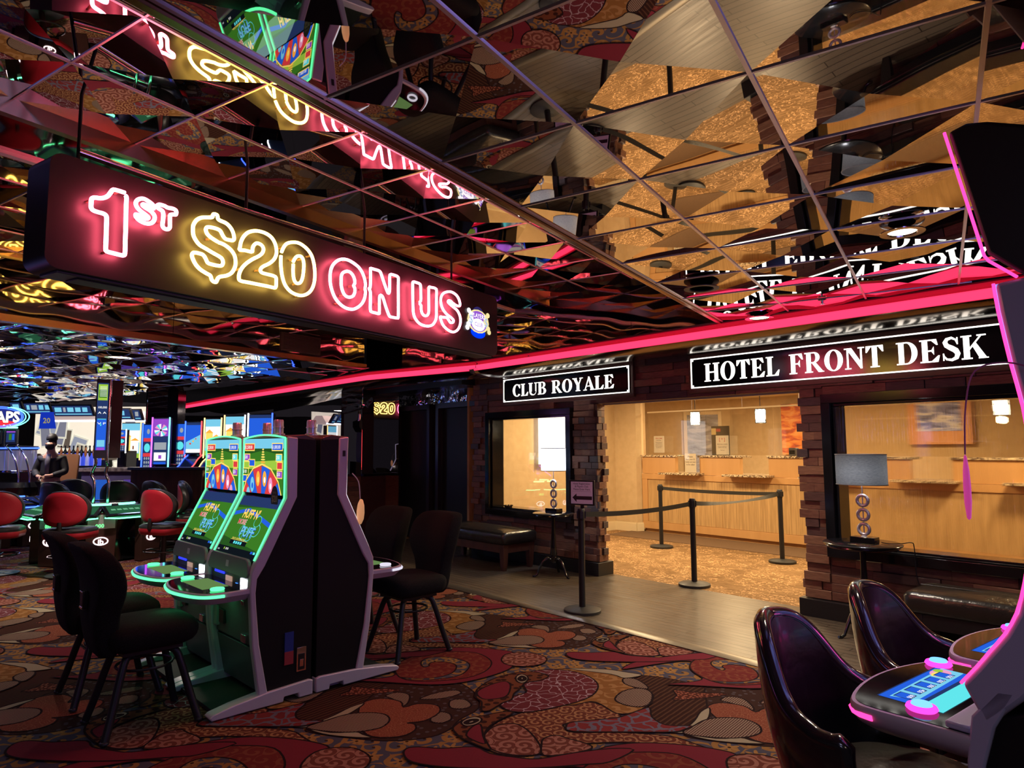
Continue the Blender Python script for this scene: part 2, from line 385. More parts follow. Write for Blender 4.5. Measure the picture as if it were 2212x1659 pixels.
def lobby_carpet():
    m, nt, b, nd, ln, ma, mix = node_mat('tan_squiggle_carpet', .9, .1)
    tc = nd('TexCoord'); n = nd('TexNoise'); n.inputs['Scale'].default_value = 7; n.inputs['Detail'].default_value = 2; mp = nd('Mapping'); mp.inputs['Scale'].default_value = (1, 1.2, 1)
    ln(tc.outputs['Object'], mp.inputs[0]); ln(mp.outputs[0], n.inputs[0])
    v = ma('ABSOLUTE', ma('SUBTRACT', ma('FRACT', ma('MULTIPLY', n.outputs['Fac'], 7)), .5))
    n2 = nd('TexNoise'); n2.inputs['Scale'].default_value = 4; ln(tc.outputs['Object'], n2.inputs[0])
    f = ma('MULTIPLY', ma('LESS_THAN', v, .085), ma('GREATER_THAN', n2.outputs['Fac'], .46))
    n3 = nd('TexNoise'); n3.inputs['Scale'].default_value = 30; mp3 = nd('Mapping'); mp3.inputs['Scale'].default_value = (.15, 1.6, 1); ln(tc.outputs['Object'], mp3.inputs[0]); ln(mp3.outputs[0], n3.inputs[0])
    base = mix(ma('GREATER_THAN', n3.outputs['Fac'], .52), (.20, .115, .05), (.30, .18, .085))
    ln(mix(f, base, (.62, .38, .19)), b.inputs['Base Color']); return m
mb = MB(MW); mb.box(-10.2, 3.5, 4.79, 6.69, -.02, .004, 0)
o = struct('floor_wood', mb, [plank_mat()], smooth=None); 
o.data.transform(MW.inverted()); o.matrix_world = MW
mb = MB(MW); mb.prism([(4.70, -.0), (4.74, .012), (4.80, .014), (4.83, .004), (4.83, -.01), (4.70, -.01)], -10.2, 3.5, 'x', 0)
struct('trim_6', mb, [pm('scuffed_metal_edge', (.20, .18, .15), .35, .7)], smooth=30)
mb = MB(MW); mb.box(-12, 4, 6.66, 16, -.03, .002, 0)
o = struct('floor_lobby', mb, [lobby_carpet()], smooth=None); o.data.transform(MW.inverted()); o.matrix_world = MW
mb = MB(MW); mb.box(-8.15, 1, 9.59, 10.45, 0, .012, 0)
tag(obj('floor_mat', mb, M_mat, smooth=None), 'long brown mat lying along the foot of the maple reception counter', 'mat')
# carpet: ground and the woven shapes, one period traced and laid out on its lattice
def cm(name, kind, c1, c2, sc_=8.0, k=20, thr=.25, c3=None):
    m, nt, b, nd, ln, ma, mix = node_mat(name, .95, .05)
    tc = nd('TexCoord'); out = None
    if kind == 'flat':
        n = nd('TexNoise'); n.inputs['Scale'].default_value = 160; ln(tc.outputs['Object'], n.inputs[0]); out = mix(n.outputs['Fac'], c1, c2)
    elif kind in ('spiral', 'floral'):
        v = nd('TexVoronoi'); v.inputs['Scale'].default_value = sc_; v.inputs['Randomness'].default_value = .75; v.voronoi_dimensions = '2D'; ln(tc.outputs['Object'], v.inputs['Vector'])
        sub = nd('VectorMath', operation='SUBTRACT'); ln(tc.outputs['Object'], sub.inputs[0]); ln(v.outputs['Position'], sub.inputs[1])
        sp = nd('SeparateXYZ'); ln(sub.outputs[0], sp.inputs[0]); r = ma('SQRT', ma('ADD', ma('MULTIPLY', sp.outputs[0], sp.outputs[0]), ma('MULTIPLY', sp.outputs[1], sp.outputs[1])))
        an = ma('ARCTAN2', sp.outputs[1], sp.outputs[0]); s_ = ma('SINE', ma('ADD', an, ma('MULTIPLY', r, k * sc_)))
        if kind == 'spiral': out = mix(ma('GREATER_THAN', s_, thr), c1, c2)
        else:
            pet = ma('ADD', ma('MULTIPLY', ma('SINE', ma('MULTIPLY', an, 6)), .16 / sc_), .30 / sc_)
            fl = ma('LESS_THAN', r, pet); a_ = mix(ma('GREATER_THAN', s_, thr), c1, c2)
            sc2 = nd('SeparateColor'); ln(v.outputs['Color'], sc2.inputs[0])
            fl = ma('MULTIPLY', fl, ma('GREATER_THAN', sc2.outputs[0], .45)); out = mix(fl, a_, c3)
            out = mix(ma('LESS_THAN', r, .07 / sc_), out, (.05, .02, .01))
    elif kind == 'stripe':
        mp = nd('Mapping'); mp.inputs['Rotation'].default_value = (0, 0, .7); ln(tc.outputs['Object'], mp.inputs[0])
        w = nd('TexWave'); w.inputs['Scale'].default_value = sc_; w.inputs['Distortion'].default_value = 1.5; w.inputs['Detail'].default_value = 1; ln(mp.outputs[0], w.inputs[0]); out = mix(ma('GREATER_THAN', w.outputs['Fac'], thr), c1, c2)
    elif kind == 'dots':
        v = nd('TexVoronoi'); v.inputs['Scale'].default_value = sc_; v.voronoi_dimensions = '2D'; ln(tc.outputs['Object'], v.inputs['Vector']); out = mix(ma('LESS_THAN', v.outputs['Distance'], thr), c1, c2)
    elif kind == 'cells':
        v = nd('TexVoronoi', feature='DISTANCE_TO_EDGE'); v.inputs['Scale'].default_value = sc_; v.voronoi_dimensions = '2D'
        n = nd('TexNoise'); n.inputs['Scale'].default_value = 9; ln(tc.outputs['Object'], n.inputs[0]); mv = nd('VectorMath', operation='SCALE'); ln(n.outputs['Color'], mv.inputs[0]); mv.inputs[3].default_value = .12
        ad = nd('VectorMath', operation='ADD'); ln(tc.outputs['Object'], ad.inputs[0]); ln(mv.outputs[0], ad.inputs[1]); ln(ad.outputs[0], v.inputs['Vector']); out = mix(ma('LESS_THAN', v.outputs['Distance'], thr), c1, c2)
    g = nd('HueSaturation'); g.inputs['Saturation'].default_value = .92; g.inputs['Value'].default_value = .74; ln(out, g.inputs['Color'])
    ln(g.outputs[0], b.inputs['Base Color']); return m
CM = [cm('carpet_floral', 'floral', (.085, .082, .13), (.36, .17, .035), 7.5, 9, .35, (.42, .21, .05)),   # 0
      cm('carpet_dark', 'dots', (.055, .022, .018), (.10, .075, .09), 16, 0, .2),                         # 1
      cm('carpet_petal', 'cells', (.26, .055, .025), (.42, .16, .08), 55, 0, .05),                        # 2
      cm('carpet_stripe', 'stripe', (.12, .05, .045), (.38, .28, .20), 22, 0, .55),                       # 3
      cm('carpet_cream', 'flat', (.40, .33, .20), (.48, .42, .32)),                                       # 4
      cm('carpet_spiral', 'spiral', (.16, .035, .02), (.42, .19, .08), 13, 13, .3),                       # 5
      cm('carpet_pink_spiral', 'spiral', (.19, .045, .03), (.40, .16, .12), 9.5, 14, .1),                 # 6
      cm('carpet_orange', 'spiral', (.30, .12, .02), (.42, .20, .06), 10, 5, .45),                        # 7
      cm('carpet_lotus', 'cells', (.17, .022, .035), (.46, .33, .40), 13, 0, .045),                       # 8
      cm('carpet_redblue', 'cells', (.24, .02, .025), (.17, .15, .22), 12, 0, .11),                       # 9
      cm('carpet_dotred', 'dots', (.10, .02, .012), (.38, .11, .06), 42, 0, .33),                         # 10
      cm('carpet_crimson', 'flat', (.20, .008, .030), (.24, .014, .036)),                                 # 11
      cm('carpet_redscroll', 'spiral', (.19, .016, .016), (.24, .05, .025), 10, 9, .5),                   # 12
      cm('carpet_brown', 'dots', (.19, .05, .018), (.05, .014, .012), 15, 0, .3),                         # 13
      cm('carpet_outline', 'flat', (.018, .008, .012), (.03, .014, .018)),                                # 14
      cm('carpet_leafdark', 'stripe', (.045, .014, .012), (.11, .045, .025), 10, 0, .72)]                 # 15
c1 = (3.867, 800, 1230); c2 = (2.352, 1200, 1300)
SH = [  # (material, crop, points)
 (15, c2, '345,380 420,365 560,378 720,410 900,432 900,520 800,540 780,600 720,620 640,625 560,650 490,590 470,520 490,460 420,420'),
 (1, c1, '1230,500 1300,420 1480,408 1560,405 1700,402 1860,450 1940,520 1860,570 1830,610 1740,640 1560,655 1350,650 1000,620 1050,590'),
 (10, c2, '600,440 700,450 880,460 750,480 600,490 615,465'),
 (3, c1, '1340,470 1400,455 1480,465 1500,500 1470,515 1400,485'), (3, c1, '1560,480 1650,455 1750,445 1790,460 1700,480 1600,485'),
 (3, c1, '1750,490 1830,485 1890,510 1850,525 1770,520'), (3, c1, '1700,540 1780,545 1810,570 1760,585 1690,575'),
 (2, c1, '1220,510 1320,482 1450,495 1490,520 1560,505 1680,510 1720,540 1660,575 1560,585 1610,590 1630,615 1560,640 1400,640 1300,600'),
 (4, c1, '900,602 1000,590 1100,555 1170,520 1240,503 1200,540 1120,575 1020,603'), (4, c1, '985,607 1150,625 1290,622 1340,632 1400,645 1250,642 1100,630'),
 (3, c1, '985,605 1080,575 1180,550 1300,543 1400,550 1450,575 1420,605 1300,622 1150,622'),
 (5, c1, '940,1400 1000,1310 1100,1245 1250,1190 1450,1140 1700,1105 1830,1095 1950,1130 2080,1200 2050,1250 1650,1270 1625,1310 1700,1350 2100,1350 2500,1380 2700,1440 2850,1500 2600,1500 2400,1450 2100,1430 1700,1450 1450,1520 1218,1545 1000,1500'),
 (6, c1, '945,1390 1000,1320 1080,1285 1200,1275 1300,1320 1380,1400 1425,1480 1400,1530 1250,1540 1100,1520 980,1470'),
 (6, c1, '1430,1450 1450,1400 1550,1372 1650,1400 1800,1440 1850,1480 1700,1520 1450,1540'),
 (7, c2, '-150,400 -50,345 100,335 250,350 345,380 345,400 400,430 490,460 490,500 470,520 400,555 310,560 240,520 180,500 60,520 -100,480'),
 (4, c2, '60,334 250,337 360,352 440,367 350,382 280,362'),
 (3, c2, '345,385 400,385 450,410 470,435 410,430 350,410'), (3, c2, '305,480 340,450 400,435 460,440 492,465 480,510 430,528 360,520 310,500'),
 (8, c1, '1280,870 1400,835 1550,830 1700,845 1830,890 1900,950 1880,1020 1780,1080 1600,1130 1350,1180 1180,1175 1090,1130 1090,1080 1150,1060 1300,1020 1280,960'),
 (9, c2, '55,625 90,605 250,590 330,580 440,540 480,535 490,580 560,620 690,625 660,640 600,655 400,655 90,652'),
 (11, c1, '-350,800 -100,730 300,700 500,660 700,645 900,650 1080,665 1200,690 1150,740 1190,800 1100,850 900,910 700,945 500,955 300,945 50,930 -150,920 100,900 210,870 240,790 330,745 200,735 -100,770'),
 (12, c1, '205,830 230,780 330,730 500,690 700,680 880,690 990,740 1010,790 950,850 800,900 550,925 350,925 240,890'),
 (0, c1, '425,790 430,760 480,735 580,725 700,735 800,765 830,800 780,860 680,895 500,915 350,915 250,895 400,905 560,895 680,860 720,810 690,780 600,765 520,770 490,785 490,800 450,810'),
 (6, c1, '1095,745 1130,705 1220,688 1340,690 1440,715 1475,745 1440,780 1330,803 1200,800 1120,780'),
 (11, c1, '280,1540 300,1490 400,1475 600,1488 870,1475 1000,1530 1200,1560 1400,1575 1700,1525 2000,1490 2200,1500 2000,1600 1800,1620 1400,1650 1000,1655 600,1640 350,1600'),
 (13, c1, '890,1000 950,950 1050,900 1200,860 1350,850 1490,880 1420,920 1300,940 1250,990 1200,1030 1180,1080 1100,1110 1000,1170 930,1170 930,1100 880,1060'),
 (11, c1, '900,1010 1000,960 1120,930 1170,960 1150,1040 1080,1070 960,1080 900,1050'),
 (13, c1, '690,1330 720,1290 800,1240 950,1215 1100,1185 1200,1190 1100,1240 1000,1300 950,1380 980,1450 1000,1500 870,1450 760,1400'),
 (11, c1, '800,1380 850,1310 920,1290 940,1380 960,1450 880,1430'),
 (4, c1, '1215,905 1225,885 1265,872 1305,885 1318,908 1300,935 1262,945 1225,930'), (14, c1, '1235,905 1265,885 1298,900 1295,922 1262,930 1238,920'), (4, c1, '1255,905 1272,898 1280,910 1265,918'),
 (4, c1, '760,1275 800,1245 870,1228 925,1240 920,1270 860,1298 790,1303'), (14, c1, '785,1275 830,1252 890,1248 900,1262 850,1285 800,1290'), (4, c1, '815,1275 850,1260 870,1268 840,1280')]
AB = []
for mi, (s_, ox, oy), st in SH:
    pts = []
    for t in st.split():
        x, y = map(float, t.split(',')); q = atz(ox + x / s_, oy + y / s_, 0); pts.append((q.dot(vB), q.dot(vA)))
    AB.append((mi, smoothp(pts, 3)))
v1 = (-.057, 1.94); v2 = (1.87, 1.07)
mb = MB(MG)
mb.face([(-26, -3, -.012), (9, -3, -.012), (9, 26, -.012), (-26, 26, -.012)], 0)
n_t = 0
for i in range(-14, 10):
    for j in range(-12, 6):
        dx = v1[0] * i + v2[0] * j; dy = v1[1] * i + v2[1] * j; cx_, cy_ = dx - 3.0, dy + 4.4
        wp = vB * cx_ + vA * cy_; nn = wp.dot(vN); uu = wp.dot(vU)
        if nn > 6.6 or wp.y < .2 or wp.y > 14 or abs(wp.x) > wp.y * .8 + 2.0: continue
        n_t += 1
        for k, (mi, poly) in enumerate(AB):
            z = -.0115 + k * .0003; n = len(poly); far = wp.y > 8
            if not far:
                ring = []
                for q in range(n):
                    a, b, c_ = poly[q - 1], poly[q], poly[(q + 1) % n]; tx, ty = c_[0] - a[0], c_[1] - a[1]; L = math.hypot(tx, ty) or 1
                    ring.append((b[0] + dx + ty / L * .006, b[1] + dy - tx / L * .006)); ring.append((b[0] + dx - ty / L * .006, b[1] + dy + tx / L * .006))
                kk = len(mb.v); mb.v += [tuple(MG @ Vector((x, y, z + .00015))) for x, y in ring]
                for q in range(n): mb.f.append((kk + 2 * q, kk + 2 * q + 1, kk + (2 * q + 3) % (2 * n), kk + (2 * q + 2) % (2 * n))); mb.m.append(14)
            mb.face([(x + dx, y + dy, z) for x, y in poly], mi)
o = struct('floor', mb, CM, smooth=None); cut(o, [(MW @ Vector((0, 4.80, 0)), vN)]) 
# ------------------------------------------------------------------ front wall of staggered wooden blocks
RH = .083
def blocks(mb, u0, u1, z0, z1, n0, seed, over0=0, over1=0, lo=.16, hi=.62, ax='n', dmax=.045):
    """staggered blocks over a rectangle; n0 is the backing plane, blocks stand out of it"""
    rnd = random.Random(seed); r = int(round((z1 - z0) / RH)) or 1; h = (z1 - z0) / r
    for i in range(r):
        z = z0 + i * h; u = u0 - rnd.choice((0, 0, .5, 1)) * over0; end = u1 + rnd.choice((0, 0, .5, 1)) * over1
        while u < end - .01:
            w = rnd.uniform(lo, hi); e = min(u + w, end)
            if end - e < .07: e = end
            d = rnd.choice((.004, .014, .022, .03, dmax)); m = rnd.choice((0, 0, 0, 1, 1, 2, 2, 3))
            if ax == 'n': mb.box(u + .0015, e - .0015, n0 - d, n0 + .02, z + .0012, z + h - .0012, m)
            else: mb.box(n0 - .02, n0 + d, u + .0015, e - .0015, z + .0012, z + h - .0012, m)
            u = e
WN = 6.48
mb = MB(MW)
Z0, ZT = .17, 2.64
for args in ((-8.14, -7.79, Z0, ZT, 11, .04, 0), (-7.79, -6.05, Z0, .62, 12, 0, 0), (-7.79, -6.05, 2.11, ZT, 13, 0, 0), (-6.05, -5.67, Z0, 2.14, 14, 0, .05),
             (-6.05, -3.02, 2.14, ZT, 15, 0, 0), (-3.02, -2.80, Z0, ZT, 16, .05, 0), (-2.80, 3.2, Z0, .565, 17, 0, 0), (-2.80, 3.2, 2.08, ZT, 18, 0, 0)):
    u0, u1, z0, z1, sd, o0, o1 = args
    blocks(mb, u0, u1, z0, z1, WN, sd, o0, o1, .10 if u1 - u0 < .5 else .2, .3 if u1 - u0 < .5 else .75)
blocks(mb, 6.46, 6.62, Z0, 2.14, -5.655, 31, 0, .03, .06, .12, ax='u')
mb.box(-8.13, -7.79, WN, 6.62, 0, ZT, 2); mb.box(-7.79, -6.05, WN, 6.62, 0, .62, 2); mb.box(-7.79, -6.05, WN, 6.62, 2.11, ZT + .1, 2)
mb.box(-6.05, -5.66, WN, 6.60, 0, 2.14, 2); mb.box(-6.05, -3.0, WN, 6.62, 2.145, ZT + .1, 2); mb.box(-3.0, -2.80, WN, 6.62, 0, ZT, 2)
mb.box(-2.80, 3.2, WN, 6.62, 0, .565, 2); mb.box(-2.80, 3.2, WN, 6.62, 2.08, ZT + .1, 2)
struct('wall_front', mb, M_wood, bevel=.0025, smooth=None, bseg=1)
mb = MB(MW)
mb.box(-8.14, -5.615, 6.42, 6.711, 0, .165, 0); mb.box(-3.085, 3.2, 6.40, 6.60, 0, .165, 0)
struct('baseboard_front', mb, [M_black], bevel=.006)
mb = MB(MW)     # bright metal edging of the lobby opening and the lit soffit strip
mb.box(-5.66, -3.02, 6.60, 6.66, 2.125, 2.15, 0); struct('trim_7', mb, [M_cream])
def window(n, u0, u1, z0, z1, glass, ua=None):
    t = MB(MW); W = .085
    for (a, b, c, d) in ((u0, u1, z1 - W, z1), (u0, u1, z0, z0 + W), (u0, u0 + W, z0 + W, z1 - W), (u1 - W, u1, z0 + W, z1 - W)):
        t.box(a, b, 6.40, 6.50, c, d, 0)
    r = W + .03
    for (a, b, c, d) in ((u0 + W, u1 - W, z1 - r, z1 - W), (u0 + W, u1 - W, z0 + W, z0 + r), (u0 + W, u0 + r, z0 + r, z1 - r), (u1 - r, u1 - W, z0 + r, z1 - r)):
        t.box(a, b, 6.45, 6.67, c, d, 0)
    t.box(u0 + r, u1 - r, 6.44, 6.64, z0 + W, z0 + W + .012, 1)
    fr = obj('window_%d' % n, t, [M_blackg, M_black], bevel=.004); fr['kind'] = 'structure'
    g = MB(MW); g.box(u0 + r, u1 - r, 6.648, 6.652, z0 + r, z1 - r, 0); p_ = obj('pane', g, glass, smooth=None); p_.parent = fr
window(1, -7.79, -6.05, .62, 2.11, M_glass)
window(2, -2.80, 3.2, .575, 2.08, M_rain)
# left alcove: two black doors, mirror above, wood dado, angled mirror wall
def door(n, u0, u1):
    t = MB(MW); t.box(u0 + .09, u1 - .09, 6.72, 6.76, .02, 2.25, 0)
    d = obj('door_%d' % n, t, [pm('black_door_paint', (.010, .010, .012), .5)], bevel=.004); d['kind'] = 'structure'
    f_ = MB(MW)
    f_.box(u0, u0 + .08, 6.62, 6.80, 0, 2.34, 0); f_.box(u1 - .08, u1, 6.62, 6.80, 0, 2.34, 0); f_.box(u0, u1, 6.62, 6.80, 2.25, 2.34, 0)
    for k in (.08, .1): f_.box(u0 + k, u0 + k + .015, 6.66 + k / 4, 6.80, 0, 2.26, 1)
    q = obj('door_frame', f_, [pm('black_satin_frame', (.03, .03, .036), .3), M_black], bevel=.003); q.parent = d
door(1, -10.72, -9.56); door(2, -9.38, -8.12)
mb = MB(MW)
mb.box(-10.80, -8.1, 6.74, 6.78, 2.34, 2.62, 0); struct('wall_alcove', mb, [mirror_mat('wavy_transom_mirror', (.7, .7, .75), .03, .09, 3, 2)])
mb = MB(MW); mb.cyl((-9.47, 6.74, 0), (-9.47, 6.74, 2.34), .045, 14, 0); mb.box(-9.56, -9.38, 6.74, 6.80, 0, 2.34, 1); mb.box(-9.56, -9.38, 6.66, 6.75, 1.03, 1.07, 2)
struct('trim_8', mb, [pm('red_brown_post', (.10, .03, .02), .25), M_black, M_blackg], smooth=50)
mb = MB(MW); mb.box(-11.0, -8.1, 6.2, 6.80, 2.55, 2.66, 0); struct('trim_9', mb, [M_black])
# mirror wall under the left cove
Q = [MW @ Vector((-10.74, 6.66, 0)), None, None, None]
Q[1] = P[2] + behind(P[1], P[2]) * .9 + (P[2] - P[1]).normalized() * 1.6; Q[2] = P[3] + behind(P[2], P[3]) * .9; Q[3] = P[4] + behind(P[3], P[4]) * .9 + (P[4] - P[3]).normalized() * 4
Cn = Vector((-2.313, 12.3, 0)); Lo = Vector((-.185, .983, 0)).normalized(); Ro = Vector((Lo.y, -Lo.x, 0)); pa = Cn - Lo * .41 - Ro * .41; pb = Cn - Lo * .23 + Ro * .23
mb = MB()
vwall(mb, pb, Cn, 1.14, 2.62, th=.01); vwall(mb, Cn, pa, 1.14, 2.62, th=.01); vwall(mb, pa, Q[1], 1.14, 2.66, seam=.3); vwall(mb, Q[1], Q[2], 0, 2.66, seam=1.3); vwall(mb, Q[2], Q[3], 0, 2.66, seam=1.3)
struct('wall_mirror', mb, [M_wallmir], smooth=None)
mb = MB(); vwall(mb, pb, Cn, 1.10, 1.14, th=.06, m=1); vwall(mb, Cn, pa, 1.10, 1.14, th=.06, m=1); vwall(mb, pa, Q[1], 0, 1.14, th=.05, m=0)
vwall(mb, pb, Cn, 0, 1.10, th=.02, m=2); vwall(mb, Cn, pa, 0, 1.10, th=.02, m=4)
d_ = (Q[1] - pa).normalized(); n_ = behind(pa, Q[1]); rnd = random.Random(5); Lq = (Q[1] - pa).length
TQ = frame(d_, n_, pa); mb.M = TQ
for i in range(13):
    u = 0
    while u < Lq: e = min(u + rnd.uniform(.2, .6), Lq); mb.box(u, e - .002, -rnd.choice((.01, .02, .035)), .0, i * RH + .02, i * RH + .02 + RH - .002, rnd.choice((2, 3, 4))); u = e
struct('wall_dado', mb, [M_black, M_blackg] + M_wood[:3], smooth=None)

# ------------------------------------------------------------------ serif lettering
def rect(x0, x1, y0, y1): return [(x0, y0), (x1, y0), (x1, y1), (x0, y1)]
def arcs(cx, cy, rx, ry, ix, iy, a0, a1, n=14, icx=None):
    out = []; icx = cx if icx is None else icx
    for k in range(n):
        t0 = math.radians(a0 + (a1 - a0) * k / n); t1 = math.radians(a0 + (a1 - a0) * (k + 1) / n)
        out.append([(cx + rx * math.cos(t0), cy + ry * math.sin(t0)), (cx + rx * math.cos(t1), cy + ry * math.sin(t1)), (icx + ix * math.cos(t1), cy + iy * math.sin(t1)), (icx + ix * math.cos(t0), cy + iy * math.sin(t0))])
    return out
def stroke(pts, ws):
    out = []; pr = []
    for i, p in enumerate(pts):
        a = pts[max(0, i - 1)]; b = pts[min(len(pts) - 1, i + 1)]; tx, ty = b[0] - a[0], b[1] - a[1]; L = math.hypot(tx, ty) or 1; w = ws[i] / 2
        pr.append(((p[0] - ty / L * w, p[1] + tx / L * w), (p[0] + ty / L * w, p[1] - tx / L * w)))
    for i in range(len(pr) - 1): out.append([pr[i][0], pr[i + 1][0], pr[i + 1][1], pr[i][1]])
    return out
s_, t_ = .20, .055
def serif(x, y, w=.36): return rect(x - w / 2, x + w / 2, y, y + t_)
GL = {
 'L': (.66, [rect(.08, .28, 0, 1), serif(.18, 0, .36), serif(.18, 1 - t_), rect(.1, .6, 0, t_), [(.6, 0), (.66, .30), (.61, .30), (.42, t_)]]),
 'I': (.4, [rect(.1, .3, 0, 1), serif(.2, 0), serif(.2, 1 - t_)]),
 'T': (.74, [rect(.27, .47, 0, 1), serif(.37, 0), rect(.03, .71, 1 - t_, 1), [(.03, 1), (.02, .70), (.06, .70), (.22, 1 - t_)], [(.71, 1), (.52, 1 - t_), (.68, .70), (.72, .70)]]),
 'H': (.86, [rect(.08, .28, 0, 1), rect(.58, .78, 0, 1), serif(.18, 0), serif(.18, 1 - t_), serif(.68, 0), serif(.68, 1 - t_), rect(.28, .58, .47, .54)]),
 'E': (.72, [rect(.08, .28, 0, 1), serif(.18, 0), serif(.18, 1 - t_), rect(.1, .64, 0, t_), rect(.1, .6, 1 - t_, 1), rect(.28, .42, .47, .53), [(.40, .5), (.5, .68), (.5, .32)], [(.64, 0), (.70, .28), (.65, .28), (.42, t_)], [(.6, 1), (.42, 1 - t_), (.6, .74), (.65, .74)]]),
 'F': (.68, [rect(.08, .28, 0, 1), serif(.18, 0), serif(.18, 1 - t_), rect(.1, .6, 1 - t_, 1), rect(.28, .42, .47, .53), [(.40, .5), (.5, .68), (.5, .32)], [(.6, 1), (.42, 1 - t_), (.6, .70), (.65, .70)]]),
 'N': (.82, [rect(.10, .17, 0, 1), rect(.66, .73, 0, 1), serif(.14, 0, .26), serif(.70, 1 - t_, .26), rect(.0, .2, 1 - t_, 1), [(.08, 1), (.30, 1), (.73, .22), (.73, 0), (.66, 0)]]),
 'O': (.84, arcs(.42, .5, .40, .52, .19, .47, 0, 360, 28)),
 'D': (.82, [rect(.08, .28, 0, 1), serif(.18, 0), serif(.18, 1 - t_), rect(.1, .38, 0, t_), rect(.1, .38, 1 - t_, 1)] + arcs(.38, .5, .40, .5, .19, .445, -90, 90, 16)),
 'U': (.80, [rect(.08, .28, .3, 1), serif(.18, 1 - t_), serif(.66, 1 - t_, .26), rect(.62, .69, .3, 1)] + arcs(.385, .32, .305, .34, .235, .27, 180, 360, 14, .45)),
 'B': (.74, [rect(.08, .28, 0, 1), rect(.0, .3, 0, t_), rect(0, .3, 1 - t_, 1), rect(.2, .42, 0, t_), rect(.2, .4, 1 - t_, 1), rect(.2, .42, .49, .54)] + arcs(.40, .765, .25, .235, .08, .18, -90, 90, 12) + arcs(.42, .265, .29, .27, .10, .21, -90, 90, 12)),
 'R': (.82, [rect(.08, .28, 0, 1), serif(.18, 0), rect(0, .3, 1 - t_, 1), rect(.2, .42, 1 - t_, 1), rect(.2, .42, .46, .515)] + arcs(.42, .74, .26, .26, .08, .205, -90, 90, 12) + [[(.32, .48), (.50, .48), (.84, 0), (.62, 0)], rect(.62, .86, 0, .04)]),
 'C': (.76, arcs(.42, .5, .40, .52, .20, .46, 48, 318, 22) + [[(.66, .98), (.70, .98), (.70, .66), (.66, .66), (.58, .84)]]),
 'S': (.62, stroke([(.55, .70), (.50, .88), (.36, .975), (.20, .93), (.13, .80), (.18, .66), (.34, .54), (.48, .43), (.55, .28), (.50, .11), (.34, .03), (.17, .07), (.08, .20), (.06, .33)], [.03, .07, .10, .13, .16, .18, .21, .21, .18, .15, .11, .08, .05, .03]) + [rect(.53, .57, .68, .98), rect(.04, .08, .02, .33)]),
 'K': (.84, [rect(.08, .28, 0, 1), serif(.18, 0), serif(.18, 1 - t_), [(.28, .38), (.28, .48), (.64, .97), (.70, .97)], [(.36, .58), (.48, .70), (.84, 0), (.60, 0)], serif(.68, 1 - t_, .30), rect(.56, .88, 0, t_ * .8)]),
 'Y': (.80, [rect(.31, .51, 0, .5), serif(.41, 0), [(.04, 1), (.26, 1), (.51, .45), (.31, .45)], [(.62, 1), (.70, 1), (.51, .50), (.45, .50)], rect(-.02, .32, 1 - t_, 1), rect(.54, .80, 1 - t_, 1)]),
 'A': (.82, [[(.36, 1.02), (.46, 1.02), (.80, 0), (.58, 0)], [(.38, .96), (.42, .88), (.14, 0), (.08, 0)], rect(.18, .62, .28, .34), serif(.12, 0, .26), serif(.69, 0, .34)]),
}
def serif_text(mb, s, x0, x1, y0, y1, y, m, M, th=.004):
    tot = sum((GL[c][0] if c != ' ' else .38) + .05 for c in s); k = (x1 - x0) / tot; x = x0; h = y1 - y0
    for c in s:
        if c != ' ':
            for pl_ in GL[c][1]: mb.prism([(x + px_ * k, y0 + py_ * h) for px_, py_ in pl_], y, y - th, 'y', m, M=M)
        x += ((GL[c][0] if c != ' ' else .38) + .05) * k
M_signface = pm('black_sign_face', (.006, .006, .008), .12)
M_signlit = em('white_lit_letter', (1, .96, .86), 2.6)
M_signwood = pm('sign_wood_surround', (.09, .036, .026), .4)
def lobby_sign(nm, label, u0, u1, z0, z1, s, tx0, tx1, lz0, lz1):
    t = thing(nm, label, 'sign', MW @ Vector(((u0 + u1) / 2, 6.45, z0)), WROT)
    c = (u0 + u1) / 2; a, b = u0 - c, u1 - c; h = z1 - z0
    q = MB(); q.box(a - .045, b + .045, -.03, .02, -.05, h + .05, 0); obj('sign_surround', q, M_signwood, t, bevel=.004)
    q = MB(); q.box(a, b, -.05, -.03, 0, h, 0); obj('sign_face', q, M_signface, t, smooth=None)
    q = MB(); w = .012
    for r in ((a, b, 0, w), (a, b, h - w, h), (a, a + w, w, h - w), (b - w, b, w, h - w)): q.box(r[0], r[1], -.056, -.05, r[2], r[3], 0)
    for (x, z) in ((a + w, w), (b - w - .02, w), (a + w, h - w - .02), (b - w - .02, h - w - .02)): q.box(x, x + .02, -.056, -.05, z, z + .02, 0)
    obj('border', q, M_signlit, t, smooth=None)
    tot = sum((GL[ch][0] if ch != ' ' else .38) + .05 for ch in s); kk = (tx1 - tx0) / tot; x = tx0 - c
    for wd_ in s.split(' '):
        w_ = sum(GL[ch][0] + .05 for ch in wd_) * kk
        q = MB(); serif_text(q, wd_, x, x + w_, lz0 - z0, lz1 - z0, -.0505, 0, None); tag(obj('lettering', q, M_signlit, t, smooth=None), 'white lit word ' + wd_)
        x += w_ + .43 * kk
lobby_sign('club_sign', 'black lit sign reading CLUB ROYALE above the smaller left window', -7.36, -5.06, 2.245, 2.572, 'CLUB ROYALE', -7.16, -5.28, 2.315, 2.485)
lobby_sign('front_desk_sign', 'long black lit sign reading HOTEL FRONT DESK above the lobby opening', -4.20, -.95, 2.232, 2.560, 'HOTEL FRONT DESK', -4.03, -1.44, 2.295, 2.49)

